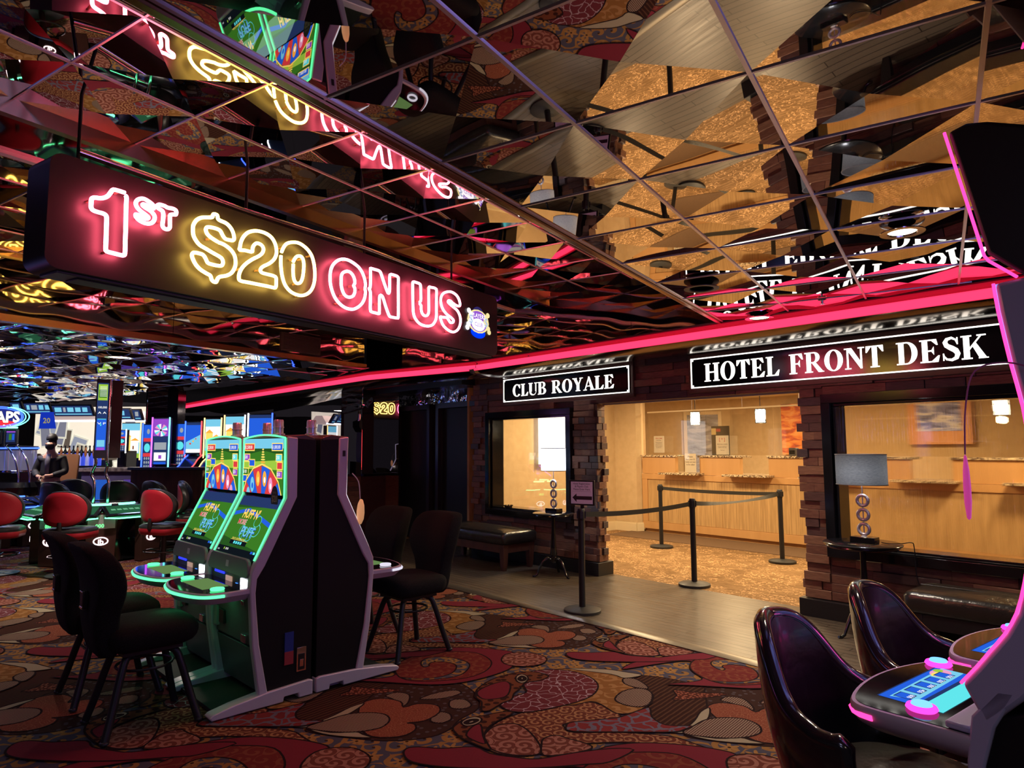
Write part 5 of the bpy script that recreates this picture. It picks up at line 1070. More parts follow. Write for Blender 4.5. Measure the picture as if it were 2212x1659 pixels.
# ------------------------------------------------------------------ pink-lit curved machines at the right edge
PO = Vector((1.042, 2.173, 0)); PR = math.radians(37.03); E1 = Vector((math.cos(PR), math.sin(PR), 0)); E2 = Vector((-math.sin(PR), math.cos(PR), 0))
def pink_machine(label, loc, rz):
    """x along the width, the player side at +y; back toward -y"""
    t = thing('curved_slot_machine', label, 'slot machine', loc, rz, None); W2 = .66
    M_psh = pm('blue_grey_shell', (.42, .43, .62), .35, metal=.1)
    Y = lambda s: -s
    led = [(.318, .945), (.36, 1.0), (.395, 1.05), (.43, 1.10), (.46, 1.16), (.482, 1.24), (.50, 1.34), (.512, 1.46), (.515, 1.58), (.507, 1.70), (.487, 1.82), (.468, 1.96), (.461, 2.04)]
    back = [(.62, 2.05), (.63, 1.7), (.625, 1.45), (.60, 1.20), (.55, 1.06), (.46, .94), (.37, .845)]
    q = MB(); q.prism([(Y(s), z) for s, z in led + back], .0, W2, 'x', 0); sh = obj('screen_shell', q, M_psh, t, bevel=.012, smooth=40)
    q = MB(); q.prism([(Y(s - .004), z) for s, z in led] + [(Y(s + .02), z) for s, z in led[::-1]], .02, W2 - .02, 'x', 0); scr = obj('curved_screen', q, [pm('bright_curved_screen', (.01, .01, .02), .1, emit=(.25, .30, 1), es=1.1)], t, smooth=50)
    for x in (.006, W2 - .006):
        q = MB(); q.tube([(x, Y(s - .004), z) for s, z in smoothp(led, 2, False)], .0042, 6); obj('led_strip', q, M_lpink, t, smooth=60)
    # upper box
    q = MB(); q.prism([(Y(s), z) for s, z in [(.372, 2.505), (.448, 2.125), (.52, 2.055), (.66, 2.06), (.74, 2.20), (.74, 2.36), (.64, 2.40), (.56, 2.455), (.47, 2.50), (.42, 2.515)]], .0, W2, 'x', 0); tb = obj('top_box', q, M_black, t, bevel=.012, smooth=40)
    for x in (.004, W2 - .004):
        q = MB(); q.tube([(x, Y(s - .004), z) for s, z in ((.368, 2.507), (.445, 2.122), (.455, 2.105), (.517, 2.047))], .0042, 6); o_ = obj('led_strip', q, M_lpink, None, smooth=60); o_.parent = tb
    q = MB()
    for k in range(4): q.box(-.004, .004, Y(.60 + k * .012), Y(.592 + k * .012), 2.36 - k * .035, 2.385 - k * .035)
    o_ = obj('cooling_slots', q, M_blackg, None); o_.parent = tb
    q = MB(); q.lathe([(0, 2.36), (.06, 2.36), (.06, 2.40), (.05, 2.405), (.05, 2.43), (.056, 2.435), (.056, 2.45), (.042, 2.455), (.042, 2.55), (.046, 2.552), (.046, 2.56), (.042, 2.565), (.042, 2.64), (.036, 2.65), (0, 2.65)], 20, (.12, Y(.70), 0)); obj('signal_lamp', q, M_chrome, t, smooth=40)
    # lower cabinet
    q = MB(); q.prism([(Y(s), z) for s, z in [(.40, .88), (.45, .90), (.60, 1.15), (.80, 1.20), (.84, .05), (.42, .05), (.36, .40), (.345, .70), (.355, .82)]], .012, W2 - .012, 'x', 0); obj('lower_cabinet', q, M_cabinet, t, bevel=.006, smooth=40)
    fr_ = [(.335, .865), (.318, .74), (.32, .60), (.335, .40), (.385, .05), (.425, .05), (.375, .40), (.36, .60), (.36, .74), (.39, .85), (.445, .955), (.40, .95)]
    for x0, x1 in ((.0, .04), (W2 - .04, W2)):
        q = MB(); q.prism([(Y(s), z) for s, z in fr_], x0, x1, 'x', 0); obj('side_frame', q, M_psh, t, bevel=.006, smooth=40)
    q = MB(); q.box(-.03, W2 + .03, Y(.86), Y(.20), 0, .05); obj('base', q, M_psh, t, bevel=.015)
    # deck
    dz = .80; dp = [(.0, -.33), (-.005, -.20), (-.012, -.08), (-.002, -.02), (.05, .02), (.18, .055), (W2 / 2, .068), (W2 - .18, .055), (W2 - .05, .02), (W2, -.02), (W2 + .01, -.08), (W2 + .005, -.2), (W2, -.33)]
    poly = smoothp(dp, 3, False); mid = (W2 / 2, -.15)
    q = MB(); q.loft([[(mid[0] + (x - mid[0]) * k, mid[1] + (y - mid[1]) * k, z) for x, y in poly] for z, k in ((dz - .075, .80), (dz - .05, .93), (dz - .03, .985), (dz - .012, 1), (dz + .0, 1), (dz + .008, .985))]); dk = obj('button_deck', q, pm('grey_deck_rim', (.42, .39, .46), .35), t, smooth=40)
    q = MB(); q.prism([(mid[0] + (x - mid[0]) * .945, mid[1] + (y - mid[1]) * .94) for x, y in poly], dz + .007, dz + .010, 'z', 0); o_ = obj('deck_glass', q, M_scrblack, None, smooth=None); o_.parent = dk
    q = MB(plane_M(Vector((.12, -.10, dz + .0103)), (1, 0, 0), (0, 1, 0)))
    S = [(DB, rr(.0, .44, -.12, .07)), (BL, rr(.0, .44, -.04, .065)), (SK, [(.05, -.03), (.44, -.02), (.44, .05), (.02, .04)]), (CY, rr(.0, .42, -.12, -.055)), (PK, ell(.38, .03, .05, .03, 14)), (GO, ell(.36, .035, .035, .012, 10)), (LI, ell(.40, .045, .02, .015, 10))]
    for k in range(5): S += [(DB, rr(.03 + k * .075, .085 + k * .075, -.015, .035)), (BL, rr(.034 + k * .075, .081 + k * .075, -.011, .031))]
    draw(q, S)
    for k, s_ in enumerate(('600', '450', '300', '200', '100')): txt(q, s_, .022, .058 + k * .075, .0, WH, .0035, .01, .035, PI)
    o_ = obj('deck_screen', q, SCR, None, smooth=None); o_.parent = dk
    for x, y in ((.10, -.17), (W2 - .07, -.03)):
        q = MB(); q.lathe([(.038, 0), (.044, .006), (.04, .014), (.03, .016)], 24, (x, y, dz + .010)); b_ = obj('spin_button', q, em('pink_button_ring', (1, .05, .5), 2), None, smooth=60); b_.parent = dk
        q = MB(); q.lathe([(.031, .012), (.026, .022), (0, .025)], 24, (x, y, dz + .010)); o_ = obj('button_cap', q, em('blue_button_cap', (.15, .42, 1), 2), t, smooth=60)
    q = MB(); q.tube([(x, y, dz - .018) for x, y in [(-.012, -.075), (-.008, -.04), (.01, -.01), (.04, .012)]], .009, 6); o_ = obj('deck_led', q, M_lpink, None, smooth=60); o_.parent = dk
    q = MB(plane_M(Vector((.03, -.30, dz + .012)), (1, 0, 0), (0, 1, 0))); q.box(-.02, .50, -.03, .035, 0, .02); o_ = obj('wrist_plate', q, M_psh, None, bevel=.006); o_.parent = dk
    return t
pk = pink_machine('tall curved slot machine with a pink edge light cut off by the right edge', PO, PR)
pk2 = dup(pk, PO + E1 * .765, PR, 'second curved machine behind the pink-lit one, showing only its deck')
q = MB(); q.tube(smoothp([(.0, -.55, 1.79), (-.05, -.49, 1.815), (-.09, -.43, 1.795), (-.11, -.41, 1.70), (-.12, -.405, 1.575)], 5, False), .0022, 5); obj('tag_wire', q, pm('pink_wire', (.6, .15, .35), .4), pk, smooth=60)
q = MB(); q.lathe([(0, -.085), (.012, -.08), (.021, -.04), (.022, .0), (.018, .045), (.008, .08), (0, .085)], 16, sy=.4); o_ = obj('oval_tag', q, pm('magenta_tag', (.55, .06, .35), .5, emit=(.9, .08, .45), es=.45), pk, smooth=60); o_.location = (-.12, -.405, 1.49); o_.rotation_euler = (0, .03, .3)
for tt in (pk,):
    l = area('screen_glow', (0, 0, 0), 2.2, (.28, .32, 1), .5, size_y=.9); l.parent = tt; l.location = (.33, -.36, 1.9); l.rotation_euler = (PI / 2 + .15, 0, 0)
    l = area('led_glow', (0, 0, 0), 1.2, (1, .05, .38), .5, size_y=.05); l.parent = tt; l.location = (.33, -.27, 1.08); l.rotation_euler = (PI / 2 - .1, 0, 0)
l = area('screen_glow', (0, 0, 0), 2.0, (.28, .32, 1), .5, size_y=.9); l.parent = pk2; l.location = (.33, -.36, 1.9); l.rotation_euler = (PI / 2 + .15, 0, 0)
l = area('led_glow', (0, 0, 0), 1.2, (1, .05, .38), .5, size_y=.05); l.parent = pk2; l.location = (.33, -.27, 1.08); l.rotation_euler = (PI / 2 - .1, 0, 0)
# barrel chairs: glossy black shells; the sitter faces -y
M_shell = pm('glossy_black_vinyl', (.012, .010, .012), .16, coat=.6, bump=(5, .2, 3, .02))
M_shellin = pm('black_vinyl_lining', (.004, .0035, .004), .30, spec=.8, coat=.35, bump=(6, .4, 4, .02))
M_seat = pm('dark_olive_leather', (.05, .045, .03), .4, bump=(7, .6, 4, .02))
def barrel_chair(label, loc, rz):
    t = thing('barrel_chair', label, 'chair', loc, rz, 'glossy black barrel chairs at the curved machines'); n = 36
    def shell(off, zt_off):
        lo, hi = [], []
        for i in range(n + 1):
            th = math.radians(-88 + 176 * i / n); a = abs(th); back = max(0, 1 - a / math.radians(100))
            top = .69 + .26 * (1 / (1 + math.exp((a - .72) * 7.0))) + .02 * math.cos(a) * (a < 1.2)
            r = .285 + off + .02 * math.cos(a)
            k = 1.0 + .10 * back; x, y = r * math.sin(th), r * math.cos(th) * 1.0
            lo.append((x * .93, y * .90, .45)); hi.append((x * 1.0, y * k + .04 * back, top + zt_off))
        return lo, hi
    def surf(off, zo, rows=7):
        lo, hi = shell(off, zo); out = []
        for k in range(rows + 1):
            f = k / rows; out.append([tuple(lo[i][d] + (hi[i][d] - lo[i][d]) * f + (.018 * math.sin(PI * f) * (lo[i][d] / .3) if d < 2 else 0) for d in range(3)) for i in range(n + 1)])
        return out
    inn = surf(-.012, -.012); out = surf(.045, -.008)
    q = MB(); q.loft(inn, 0, closed=False, caps=False); obj('inner_pad', q, M_shellin, t, smooth=80)
    q = MB(); q.loft(out, 0, closed=False, caps=False)
    for i in (0, n): q.face([inn[0][i], out[0][i], out[-1][i], inn[-1][i]])
    q.loft([inn[0], out[0]], 0, closed=False, caps=False); obj('outer_shell', q, M_shell, t, smooth=80)
    mid = [tuple((a + b) / 2 for a, b in zip(p, q_)) for p, q_ in zip(inn[-1], out[-1])]
    ends = [tuple((a + b) / 2 for a, b in zip(p, q_)) for p, q_ in ((inn[0][0], out[0][0]), (inn[3][0], out[3][0]))]; ende = [tuple((a + b) / 2 for a, b in zip(p, q_)) for p, q_ in ((inn[3][n], out[3][n]), (inn[0][n], out[0][n]))]
    q = MB(); q.tube(smoothp(ends + mid + ende, 2, False), .031, 10); obj('padded_rim', q, M_shell, t, smooth=80)
    q = MB(); q.tube([(x * .955, y * .955, z - .018) for x, y, z in mid], .006, 6); obj('piping', q, M_shell, t, smooth=80)
    q = MB(); q.loft([[(r * math.cos(2 * PI * i / 28), r * math.sin(2 * PI * i / 28) - .06, z) for i in range(28)] for r, z in ((.20, .40), (.255, .42), (.27, .46), (.265, .51), (.235, .535), (.14, .55), (.02, .553))]); obj('seat', q, M_seat, t, smooth=80)
    q = MB(); q.cyl((0, -.04, .06), (0, -.04, .41), .035, 16); obj('pedestal', q, M_black, t)
    q = MB(); q.lathe([(0, 0), (.24, 0), (.24, .015), (.20, .03), (.05, .06), (0, .06)], 32, (0, -.04, 0)); obj('base', q, M_black, t, smooth=40)
    return t
bc1 = barrel_chair('glossy black barrel chair tucked under the nearer pink-lit deck', PO + E1 * .26 + E2 * .02, PR + .12)
dup(bc1, PO + E1 * 1.03 + E2 * .06, PR + .06, 'glossy black barrel chair behind, in front of the long bench')

pk3 = dup(pk, Vector((-5.0, 4.2, 0)), math.radians(-128), 'pink-lit curved slot machine outside the left edge, seen in the ceiling mirrors')
# ------------------------------------------------------------------ far end of the gaming floor
def glowm(n, c, s): return em(n, c, s)
L_BLUE = em('blue_neon', (.03, .08, 1), 5); L_CYAN = em('cyan_neon', (.15, .9, 1), 3.5); L_RED = em('red_led', (1, .05, .05), 4); L_PUR = em('purple_led', (.5, .08, 1), 4); L_GRN = em('green_tube', (.15, 1, .5), 5)
L_WHT = em('white_led', (.9, .95, 1), 4); L_AMB = em('amber_led', (1, .6, .2), 3)
M_redv = pm('red_vinyl', (.30, .008, .02), .45); M_blkv = pm('black_vinyl', (.02, .02, .023), .4); M_brownv = pm('tan_vinyl', (.28, .12, .045), .5)
# end walls
mb = MB(MG); mb.box(-24.2, -24.0, -3, 22, 0, 2.8, 0); mb.box(-24, -15.6, 17.2, 17.4, 0, 2.8, 0); mb.box(-24, -7, -3.2, -3.0, 0, 2.8, 0)
struct('wall_far', mb, [pm('plum_wall', (.035, .025, .045), .7)], smooth=None)
def loc_(px, Y, z=0): p = at(px, 972, Y); return Vector((p.x, Y, z))
def round_chair(label, px, Y, rz, seatm=M_redv, zt=1.06, group='red-backed stools at the electronic table'):
    """faces +y turned by rz; back toward -y"""
    t = thing('casino_stool', label, 'chair', loc_(px, Y), rz, group)
    q = MB(); q.lathe([(0, 0), (.26, 0), (.26, .012), (.06, .035), (.03, .05), (0, .05)], 24); obj('base', q, M_black, t, smooth=40)
    q = MB(); q.cyl((0, 0, .04), (0, 0, .46), .035, 12); obj('pedestal', q, M_black, t)
    q = MB(); q.tube([(.24 * math.cos(2 * PI * i / 24), .24 * math.sin(2 * PI * i / 24), .24) for i in range(24)], .011, 6, closed=True)
    for k in range(4): a = PI / 2 * k; q.cyl((0, 0, .22), (.24 * math.cos(a), .24 * math.sin(a), .24), .008, 6)
    obj('foot_ring', q, M_blackg, t, smooth=60)
    q = MB(); q.loft([[(x, y, z) for x, y in rrect(-w, w, -w * .85, w * .85, .12, 4)] for z, w in ((.46, .24), (.47, .265), (.52, .275), (.545, .27))]); obj('seat', q, seatm, t, smooth=60)
    q = MB(); q.loft([[(x, y, z) for x, y in rrect(-w, w, -w * .85, w * .85, .12, 4)] for z, w in ((.545, .265), (.575, .27), (.60, .24), (.61, .12))]); obj('seat_pad', q, M_blkv, t, smooth=60)
    def sh(k, y, zc=.845): return [(k * .30 * math.copysign(abs(math.cos(a)) ** .8, math.cos(a)), y + .10 * math.cos(a) ** 2 * k * k, zc + k * .225 * (math.copysign(abs(math.sin(a)) ** .75, math.sin(a)) if math.sin(a) < 0 else math.sin(a))) for a in [2 * PI * i / 32 for i in range(32)]]
    q = MB(); q.loft([sh(.05, -.225), sh(.4, -.225), sh(.80, -.225), sh(.98, -.225), sh(1.0, -.20), sh(1.0, -.17), sh(.95, -.14), sh(.5, -.13)]); obj('backrest', q, M_blkv, t, smooth=50)
    q = MB(); q.loft([sh(.05, -.236), sh(.4, -.236), sh(.7, -.236), sh(.92, -.235), sh(.945, -.228)]); obj('back_panel', q, seatm, t, smooth=50)
    q = MB(); q.tube([(0, -.22, .68), (0, -.24, .56), (0, -.15, .45), (0, 0, .44)], .03, 8); obj('back_bracket', q, M_black, t, smooth=60)
    return t
rc = round_chair('red round-backed stool cut off by the left edge of the picture', 8, 8.85, .35)
def again(label, px, Y, rz, group=None): return dup(rc, loc_(px, Y), rz, label, group)
again('red round-backed stool in front of the green electronic table, second from left', 163, 8.75, .0)
again('red round-backed stool at the right of the green electronic table', 362, 9.2, -.35)
again('red round-backed stool half hidden behind the two green slot machines', 424, 10.5, -1.2)
bc = round_chair('black stool beyond the green table, beside the brown bar chairs', 172, 12.2, .1, M_blkv, group='black stools on the far floor')
for lb, px, Y, rz in (('black stool left of the second table, below the man', 137, 11.15, -.3), ('black stool with its back to the column', 268, 11.5, .2), ('black stool at the right of the far table by the partition', 350, 11.5, -.5), ('black stool standing in front of the curved neon deck', 422, 11.35, -1.0)):
    dup(bc, loc_(px, Y), rz, lb)
# electronic tables
def etable(label, px, Y, glow, gname, r=1.15, digits=True, poles=True):
    t = thing('electronic_table', label, 'gaming table', loc_(px, Y)); N_ = 8
    q = MB(); q.lathe([(r * .55, 0), (r * .62, .02), (r * .50, .3), (r * .66, .62), (r * .60, .70), (0, .70)], 32); obj('table_body', q, M_blackg, t, smooth=30)
    for k in range(N_):
        a = 2 * PI * k / N_ - PI / 2 + .12; ca, sa = math.cos(a), math.sin(a)
        if sa > .75: continue
        T = plane_M(Vector((ca * r * .98, sa * r * .98, .70)), (-sa, ca, 0), (-ca * .93, -sa * .93, .30))
        q = MB(T); q.prism([(-.36, -.02), (.36, -.02), (.30, .34), (-.30, .34)], -.05, .0, 'z', 0); dk = obj('player_deck', q, M_blackg, t, bevel=.01)
        q = MB(T); q.prism([(-.30, .03), (.30, .03), (.26, .30), (-.26, .30)], 0, .003, 'z', 0)
        for j in range(6): q.prism([(-.24 + j * .08, .14), (-.18 + j * .08, .14), (-.18 + j * .078, .19), (-.235 + j * .078, .19)], .003, .0035, 'z', 1)
        o_ = obj('deck_screen', q, [em(gname + '_felt', tuple(c * .10 + .01 for c in glow), 1), em(gname + '_tiles', tuple(c * .35 + .12 for c in glow), 1)], None, smooth=None); o_.parent = dk
        q = MB(T); q.tube([(-.37, -.01, -.04), (-.2, -.045, -.045), (.2, -.045, -.045), (.37, -.01, -.04)], .010, 6); o_ = obj('deck_light', q, em(gname, glow, 5), None, smooth=60); o_.parent = dk
        a2 = a + PI / N_; ca, sa = math.cos(a2), math.sin(a2)
        if sa > .2: continue
        T = plane_M(Vector((ca * r * .80, sa * r * .80, 0)), (-sa, ca, 0), (0, 0, 1))
        q = MB(T); q.prism([(-.17, 0), (.17, 0), (.19, .72), (-.19, .72)], -.06, .06, 'z', 0); pd = obj('cash_pedestal', q, pm('brown_gloss_pedestal', (.05, .022, .02), .18), t, bevel=.008)
        q = MB(T); q.box(-.165, .165, .50, .69, .06, .065); o_ = obj('steel_plate', q, M_nickel, None, bevel=.004); o_.parent = pd
        if digits:
            q = MB(T); txt(q, '000', .07, -.02, .515, 0, .067, .01); o_ = obj('credit_digits', q, em('green_digits', (.1, 1, .2), 3), None, smooth=None); o_.parent = pd
        q = MB(T); q.tube([(.085 * math.cos(b), .33 + .05 * math.sin(b), .066) for b in [2 * PI * i / 20 for i in range(20)]], .008, 5, closed=True); txt(q, 'ib', .10, 0, .29, 0, .067, .02); o_ = obj('round_logo', q, em('white_red_logo', (1, .75, .78), 4), None, smooth=None); o_.parent = pd
    q = MB(); q.lathe([(r * .45, .70), (r * .45, .78), (r * .40, .80), (0, .80)], 28); obj('center_drum', q, M_blackg, t, smooth=30)
    for k in range(4):
        a0 = PI + .25 + k * PI / 4.2; q = MB(); q.tube([(r * .47 * math.cos(a0 + .09 * i), r * .47 * math.sin(a0 + .09 * i), .80) for i in range(7)], .016, 6); obj('light_tube', q, em(gname, glow, 5), t, smooth=60)
    return t
et = etable('ring-shaped electronic table with green lights and white glowing logos', 232, 10.2, (.12, 1, .4), 'green_table_light', 1.02)
etable('second electronic table with blue edge lights at the far left', 20, 11.6, (.04, .12, 1), 'blue_table_light', .72, False)
# totem on two chrome poles over the green table
tp = at(232, 972, 10.2); t = thing('totem_display', 'tall narrow two-sided display on chrome poles over the green table', 'display', (tp.x, 10.2, .80))
q = MB(); q.box(-.17, .0, -.17, .0, .66, 1.84, 0, Matrix.Rotation(.5, 4, 'Z')); hb = obj('display_housing', q, pm('dark_blue_housing', (.05, .05, .12), .4), t, bevel=.006)
q = MB(Matrix.Rotation(.5, 4, 'Z') @ plane_M(Vector((-.155, -.172, .78)), (1, 0, 0), (0, 0, 1)))
draw(q, [(DB, rr(0, .14, 0, 1.0)), (LI, rr(.01, .13, .74, .98)), (FO, rr(.02, .12, .78, .9)), (BL, rr(.01, .13, 0, .46)), (SK, rr(.02, .12, .05, .15)), (PU, rr(.02, .12, .0, .04)), (CY, rr(.015, .125, .455, .465)), (CY, [(.05, .36), (.06, .42), (.07, .36)])])
for z_, s_ in ((.62, '100,000'), (.54, 'A A'), (.38, 'V P')): txt(q, s_, .045, .07, z_, WH, .003, .01, .11)
for k in range(8): q.box(.03, .12, .80 + .02 * k, .806 + .02 * k, .003, .0032, WH)
o_ = obj('display_screen', q, SCR, None, smooth=None); o_.parent = hb
q = MB(); q.box(.02, .17, -.03, .02, .66, 1.84, 0, Matrix.Rotation(.5, 4, 'Z')); obj('rear_panel', q, pm('maroon_panel', (.05, .02, .025), .4), t, bevel=.004)
for x, top in ((-.14, .68), (.075, 1.84)):
    q = MB(); q.tube(smoothp([(x, -.05, .0), (x, -.05, .30), (x - .05, -.05, .42), (x + (.02 if x < 0 else -.02), -.07, .58), (x + (.02 if x < 0 else -.02), -.10, .70), (x + (.02 if x < 0 else -.02), -.10, top)], 3, False), .022, 8); obj('chrome_pole', q, M_chrome, t, smooth=60)
# craps machine with its neon sign
cp = at(40, 972, 13.9); t = thing('craps_machine', 'electronic craps machine with a big oval neon CRAPS sign and a glass drum', 'gaming machine', (cp.x, 13.9, 0))
q = MB(); q.lathe([(.75, 0), (.8, .05), (.62, .4), (.85, .85), (.80, .95), (0, .95)], 28); obj('table_body', q, M_blackg, t, smooth=30)
q = MB(); q.lathe([(.36, 1.15), (.36, 1.58)], 28, (-.05, 0, 0)); obj('glass_drum', q, pm('drum_glass', (.30, .28, .42), .08, metal=.6, emit=(.25, .25, .4), es=.25), t, smooth=60)
q = MB(); q.lathe([(.37, 1.58), (.38, 1.60), (.38, 1.66), (0, 1.68)], 28, (-.05, 0, 0)); obj('drum_cap', q, M_black, t, smooth=30)
q = MB(); q.tube([(-.05 + .385 * math.cos(2 * PI * i / 28), .385 * math.sin(2 * PI * i / 28), 1.62) for i in range(28)], .018, 6, closed=True); obj('blue_ring_light', q, L_BLUE, t, smooth=60)
q = MB(); q.tube([(-.05 + .37 * math.cos(2 * PI * i / 28), .37 * math.sin(2 * PI * i / 28), 1.15) for i in range(28)], .03, 6, closed=True); obj('drum_foot', q, M_chrome, t, smooth=60)
for (x0, x1, z0, z1, nm) in ((-.42, -.10, 1.70, 1.98, 'left'), (.0, .24, 1.70, 2.0, 'right')):
    q = MB(); q.box(x0, x1, -.40, -.34, z0, z1, 0); mo = obj('monitor', q, M_black, t, bevel=.01)
    q = MB(plane_M(Vector((x0 + .03, -.401, z0 + .04)), (1, 0, 0), (0, 0, 1))); w, h = x1 - x0 - .06, z1 - z0 - .08
    draw(q, [(GR if nm == 'left' else DB, rr(0, w, 0, h)), (FO, rr(w * .3, w * .6, h * .2, h * .75)), (BL, rr(w * .66, w * .9, h * .2, h * .75)), (PU, rr(0, w, h * .88, h))]); o_ = obj('screen', q, SCR, None, smooth=None); o_.parent = mo
for x in (.02, .24):
    q = MB(); q.tube(smoothp([(x, -.35, 1.70), (x + .02, -.42, 1.66), (x + .20, -.55, 1.60), (x + .36, -.60, 1.40), (x + .46, -.62, 1.10), (x + .47, -.62, .95)], 3, False), .018, 8); obj('curved_rail', q, M_chrome, t, smooth=60)
q = MB(); q.box(-.08, -.04, -.36, -.32, 1.65, 2.1); obj('mast', q, M_black, t)
q = MB(); q.tube([(-.6, -.42, 2.03), (.26, -.42, 2.03)], .016, 6); obj('green_tube', q, L_GRN, t, smooth=60)
SG = plane_M(Vector((-.12, -.43, 2.24)), (1, 0, 0), (0, 0, 1))
q = MB(SG)
disc(q, ell(0, 0, .50, .205, 36), 0, 0); disc(q, ell(-.02, -.13, .40, .07, 20), .002, 1)
for k, (c_, dx) in enumerate(((3, .0), (2, .045), (3, .09))): pass
sgn = obj('sign_face', q, [em('craps_navy', (.02, .03, .25), 1), em('craps_red', (.8, .03, .05), 1.2)], t, smooth=None)
for k, (mt, sx, sz, dx) in enumerate(((L_BLUE, .50, .21, 0), (L_BLUE, .47, .18, 0), (L_CYAN, .50, .20, .05), (L_CYAN, .52, .205, .10))):
    q = MB(SG); a0, a1 = (0, 360) if k < 2 else (-75, 75)
    q.tube([(dx + sx * math.cos(math.radians(a0 + (a1 - a0) * i / 30)), sz * math.sin(math.radians(a0 + (a1 - a0) * i / 30)), .015) for i in range(31 if k > 1 else 30)], .010, 5, closed=k < 2); o_ = obj('neon_tube', q, mt, None, smooth=60); o_.parent = sgn
q = MB(SG); txt(q, 'CRAPS', .30, .0, -.10, 0, .022, .03, .86); o_ = obj('sign_lettering', q, em('craps_letters', (1, .85, .35), 4), None, smooth=None); o_.parent = sgn
q = MB(SG)
for x, y in ((-.1, -.16), (.0, -.15), (.12, -.165), (.24, -.155)): disc(q, ell(x, y, .02, .013, 10), .01, 0)
o_ = obj('dice_pips', q, L_WHT, None, smooth=None); o_.parent = sgn
# bar
bar = at(235, 972, 14.3); t = thing('bar_counter', 'long bar counter with a marbled top behind the gaming tables', 'bar', (bar.x, 14.3, 0))
q = MB(); q.box(-.55, 1.2, 0, .6, 0, 1.12, 0); obj('counter_body', q, pm('lilac_bar_front', (.13, .10, .22), .5), t)
q = MB(); q.box(-.58, 1.25, -.1, .64, 1.12, 1.20, 0); obj('bar_top', q, pm('marbled_stone', (.12, .09, .08), .25, noise=(12, (.38, .30, .27), .3)), t, bevel=.01)
for x, w, c_ in ((-.25, .25, BL), (.35, .5, PU)):
    q = MB(); q.box(x, x + w, -.01, 0, .45, .95); obj('lit_panel', q, em('bar_panel_%d' % c_, ((.02, .10, .5) if c_ == BL else (.08, .04, .28)), 1), t)
t = thing('bar_backdrop', 'bright collage wall of old photographs behind the bar bottles', 'backdrop', (at(170, 972, 16.4).x, 16.4, 0))
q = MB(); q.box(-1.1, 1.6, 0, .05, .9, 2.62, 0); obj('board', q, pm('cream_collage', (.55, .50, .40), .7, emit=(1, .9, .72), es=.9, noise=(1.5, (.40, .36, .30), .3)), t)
rnd = random.Random(3)
for k in range(16):
    x, z, w, h, a = rnd.uniform(-.9, 1.4), rnd.uniform(1.3, 2.3), rnd.uniform(.12, .25), rnd.uniform(.15, .32), rnd.uniform(-.4, .4)
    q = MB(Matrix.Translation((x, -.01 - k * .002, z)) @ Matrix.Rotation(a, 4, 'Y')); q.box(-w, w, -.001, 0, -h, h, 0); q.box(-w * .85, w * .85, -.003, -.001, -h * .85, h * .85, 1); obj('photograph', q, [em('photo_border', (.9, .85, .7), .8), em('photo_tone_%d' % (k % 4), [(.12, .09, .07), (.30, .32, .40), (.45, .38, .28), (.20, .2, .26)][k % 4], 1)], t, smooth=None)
t = thing('valance', 'pale slanted valance over the bar with a white lit lower edge', 'valance', (at(190, 972, 15.9).x, 15.9, 2.25))
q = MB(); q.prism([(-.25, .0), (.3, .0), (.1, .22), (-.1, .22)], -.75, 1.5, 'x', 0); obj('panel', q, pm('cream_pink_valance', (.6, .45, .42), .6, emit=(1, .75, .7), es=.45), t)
q = MB(); q.box(-.75, 1.5, -.26, -.24, -.02, .02); obj('edge_light', q, L_WHT, t)
BT = [pm('bottle_blue', (.05, .08, .45), .1, emit=(.05, .1, .9), es=.6), pm('bottle_amber', (.30, .10, .03), .1, emit=(.5, .15, .04), es=.3), pm('bottle_clear', (.5, .5, .7), .1, emit=(.5, .5, 1), es=.4), pm('bottle_dark', (.02, .03, .03), .1)]
q0 = None
for k in range(22):
    x = 128 + k * 4.4; row = k % 2; p = at(x, 972, 15.2 + .15 * row)
    nm = thing('bottle', ['blue-lit', 'amber', 'clear violet-lit', 'dark'][k % 4] + ' liquor bottle in the %s row behind the bar' % ('front' if row == 0 else 'back'), 'bottle', (p.x, p.y, 1.225 + .13 * row), 0, ['blue-lit', 'amber', 'clear violet-lit', 'dark'][k % 4] + ' liquor bottles in the %s row behind the bar' % ('front' if row == 0 else 'back'))
    q = MB(); q.lathe([(0, 0), (.04, 0), (.04, .18), (.015, .24), (.014, .30), (0, .30)], 12); obj('glass_body', q, BT[k % 4], nm, smooth=40)
    q = MB(); q.lathe([(.017, .28), (.017, .32), (0, .32)], 8); obj('cap', q, M_black, nm)
t = thing('bottle_shelf', 'stepped bottle shelf behind the bar', 'shelf', (at(174, 972, 15.2).x, 15.3, 0)); q = MB(); q.box(-.55, .55, -.2, -.02, 0, 1.22, 0); obj('front_step', q, M_black, t); q = MB(); q.box(-.55, .55, -.02, .2, 0, 1.35, 0); obj('back_step', q, M_black, t)
for k, (px, w) in enumerate(((70, .22), (150, .22))):
    t = thing('bar_chair', ['tan bar chair left of the man in black', 'tan bar chair right of the man in black'][k], 'chair', loc_(px, 15.0 if k == 0 else 13.6), 0, 'tan bar chairs')
    q = MB(); q.loft([[(x, y * .15 - .03, z) for x, y in rrect(-w_, w_, -.2, .2, .1, 4)] for z, w_ in ((.85, w * .85), (1.2, w), (1.46, w * 1.05), (1.5, w * .9))]); obj('backrest', q, M_brownv, t, smooth=60)
    q = MB(); q.box(-.2, .2, 0, .4, .72, .82); obj('seat', q, M_brownv, t, bevel=.03)
    for x in (-.18, .18):
        for y in (.02, .38): q = MB(); q.cyl((x, y, 0), (x, y, .74), .018, 8); obj('leg', q, M_darkwood, t)
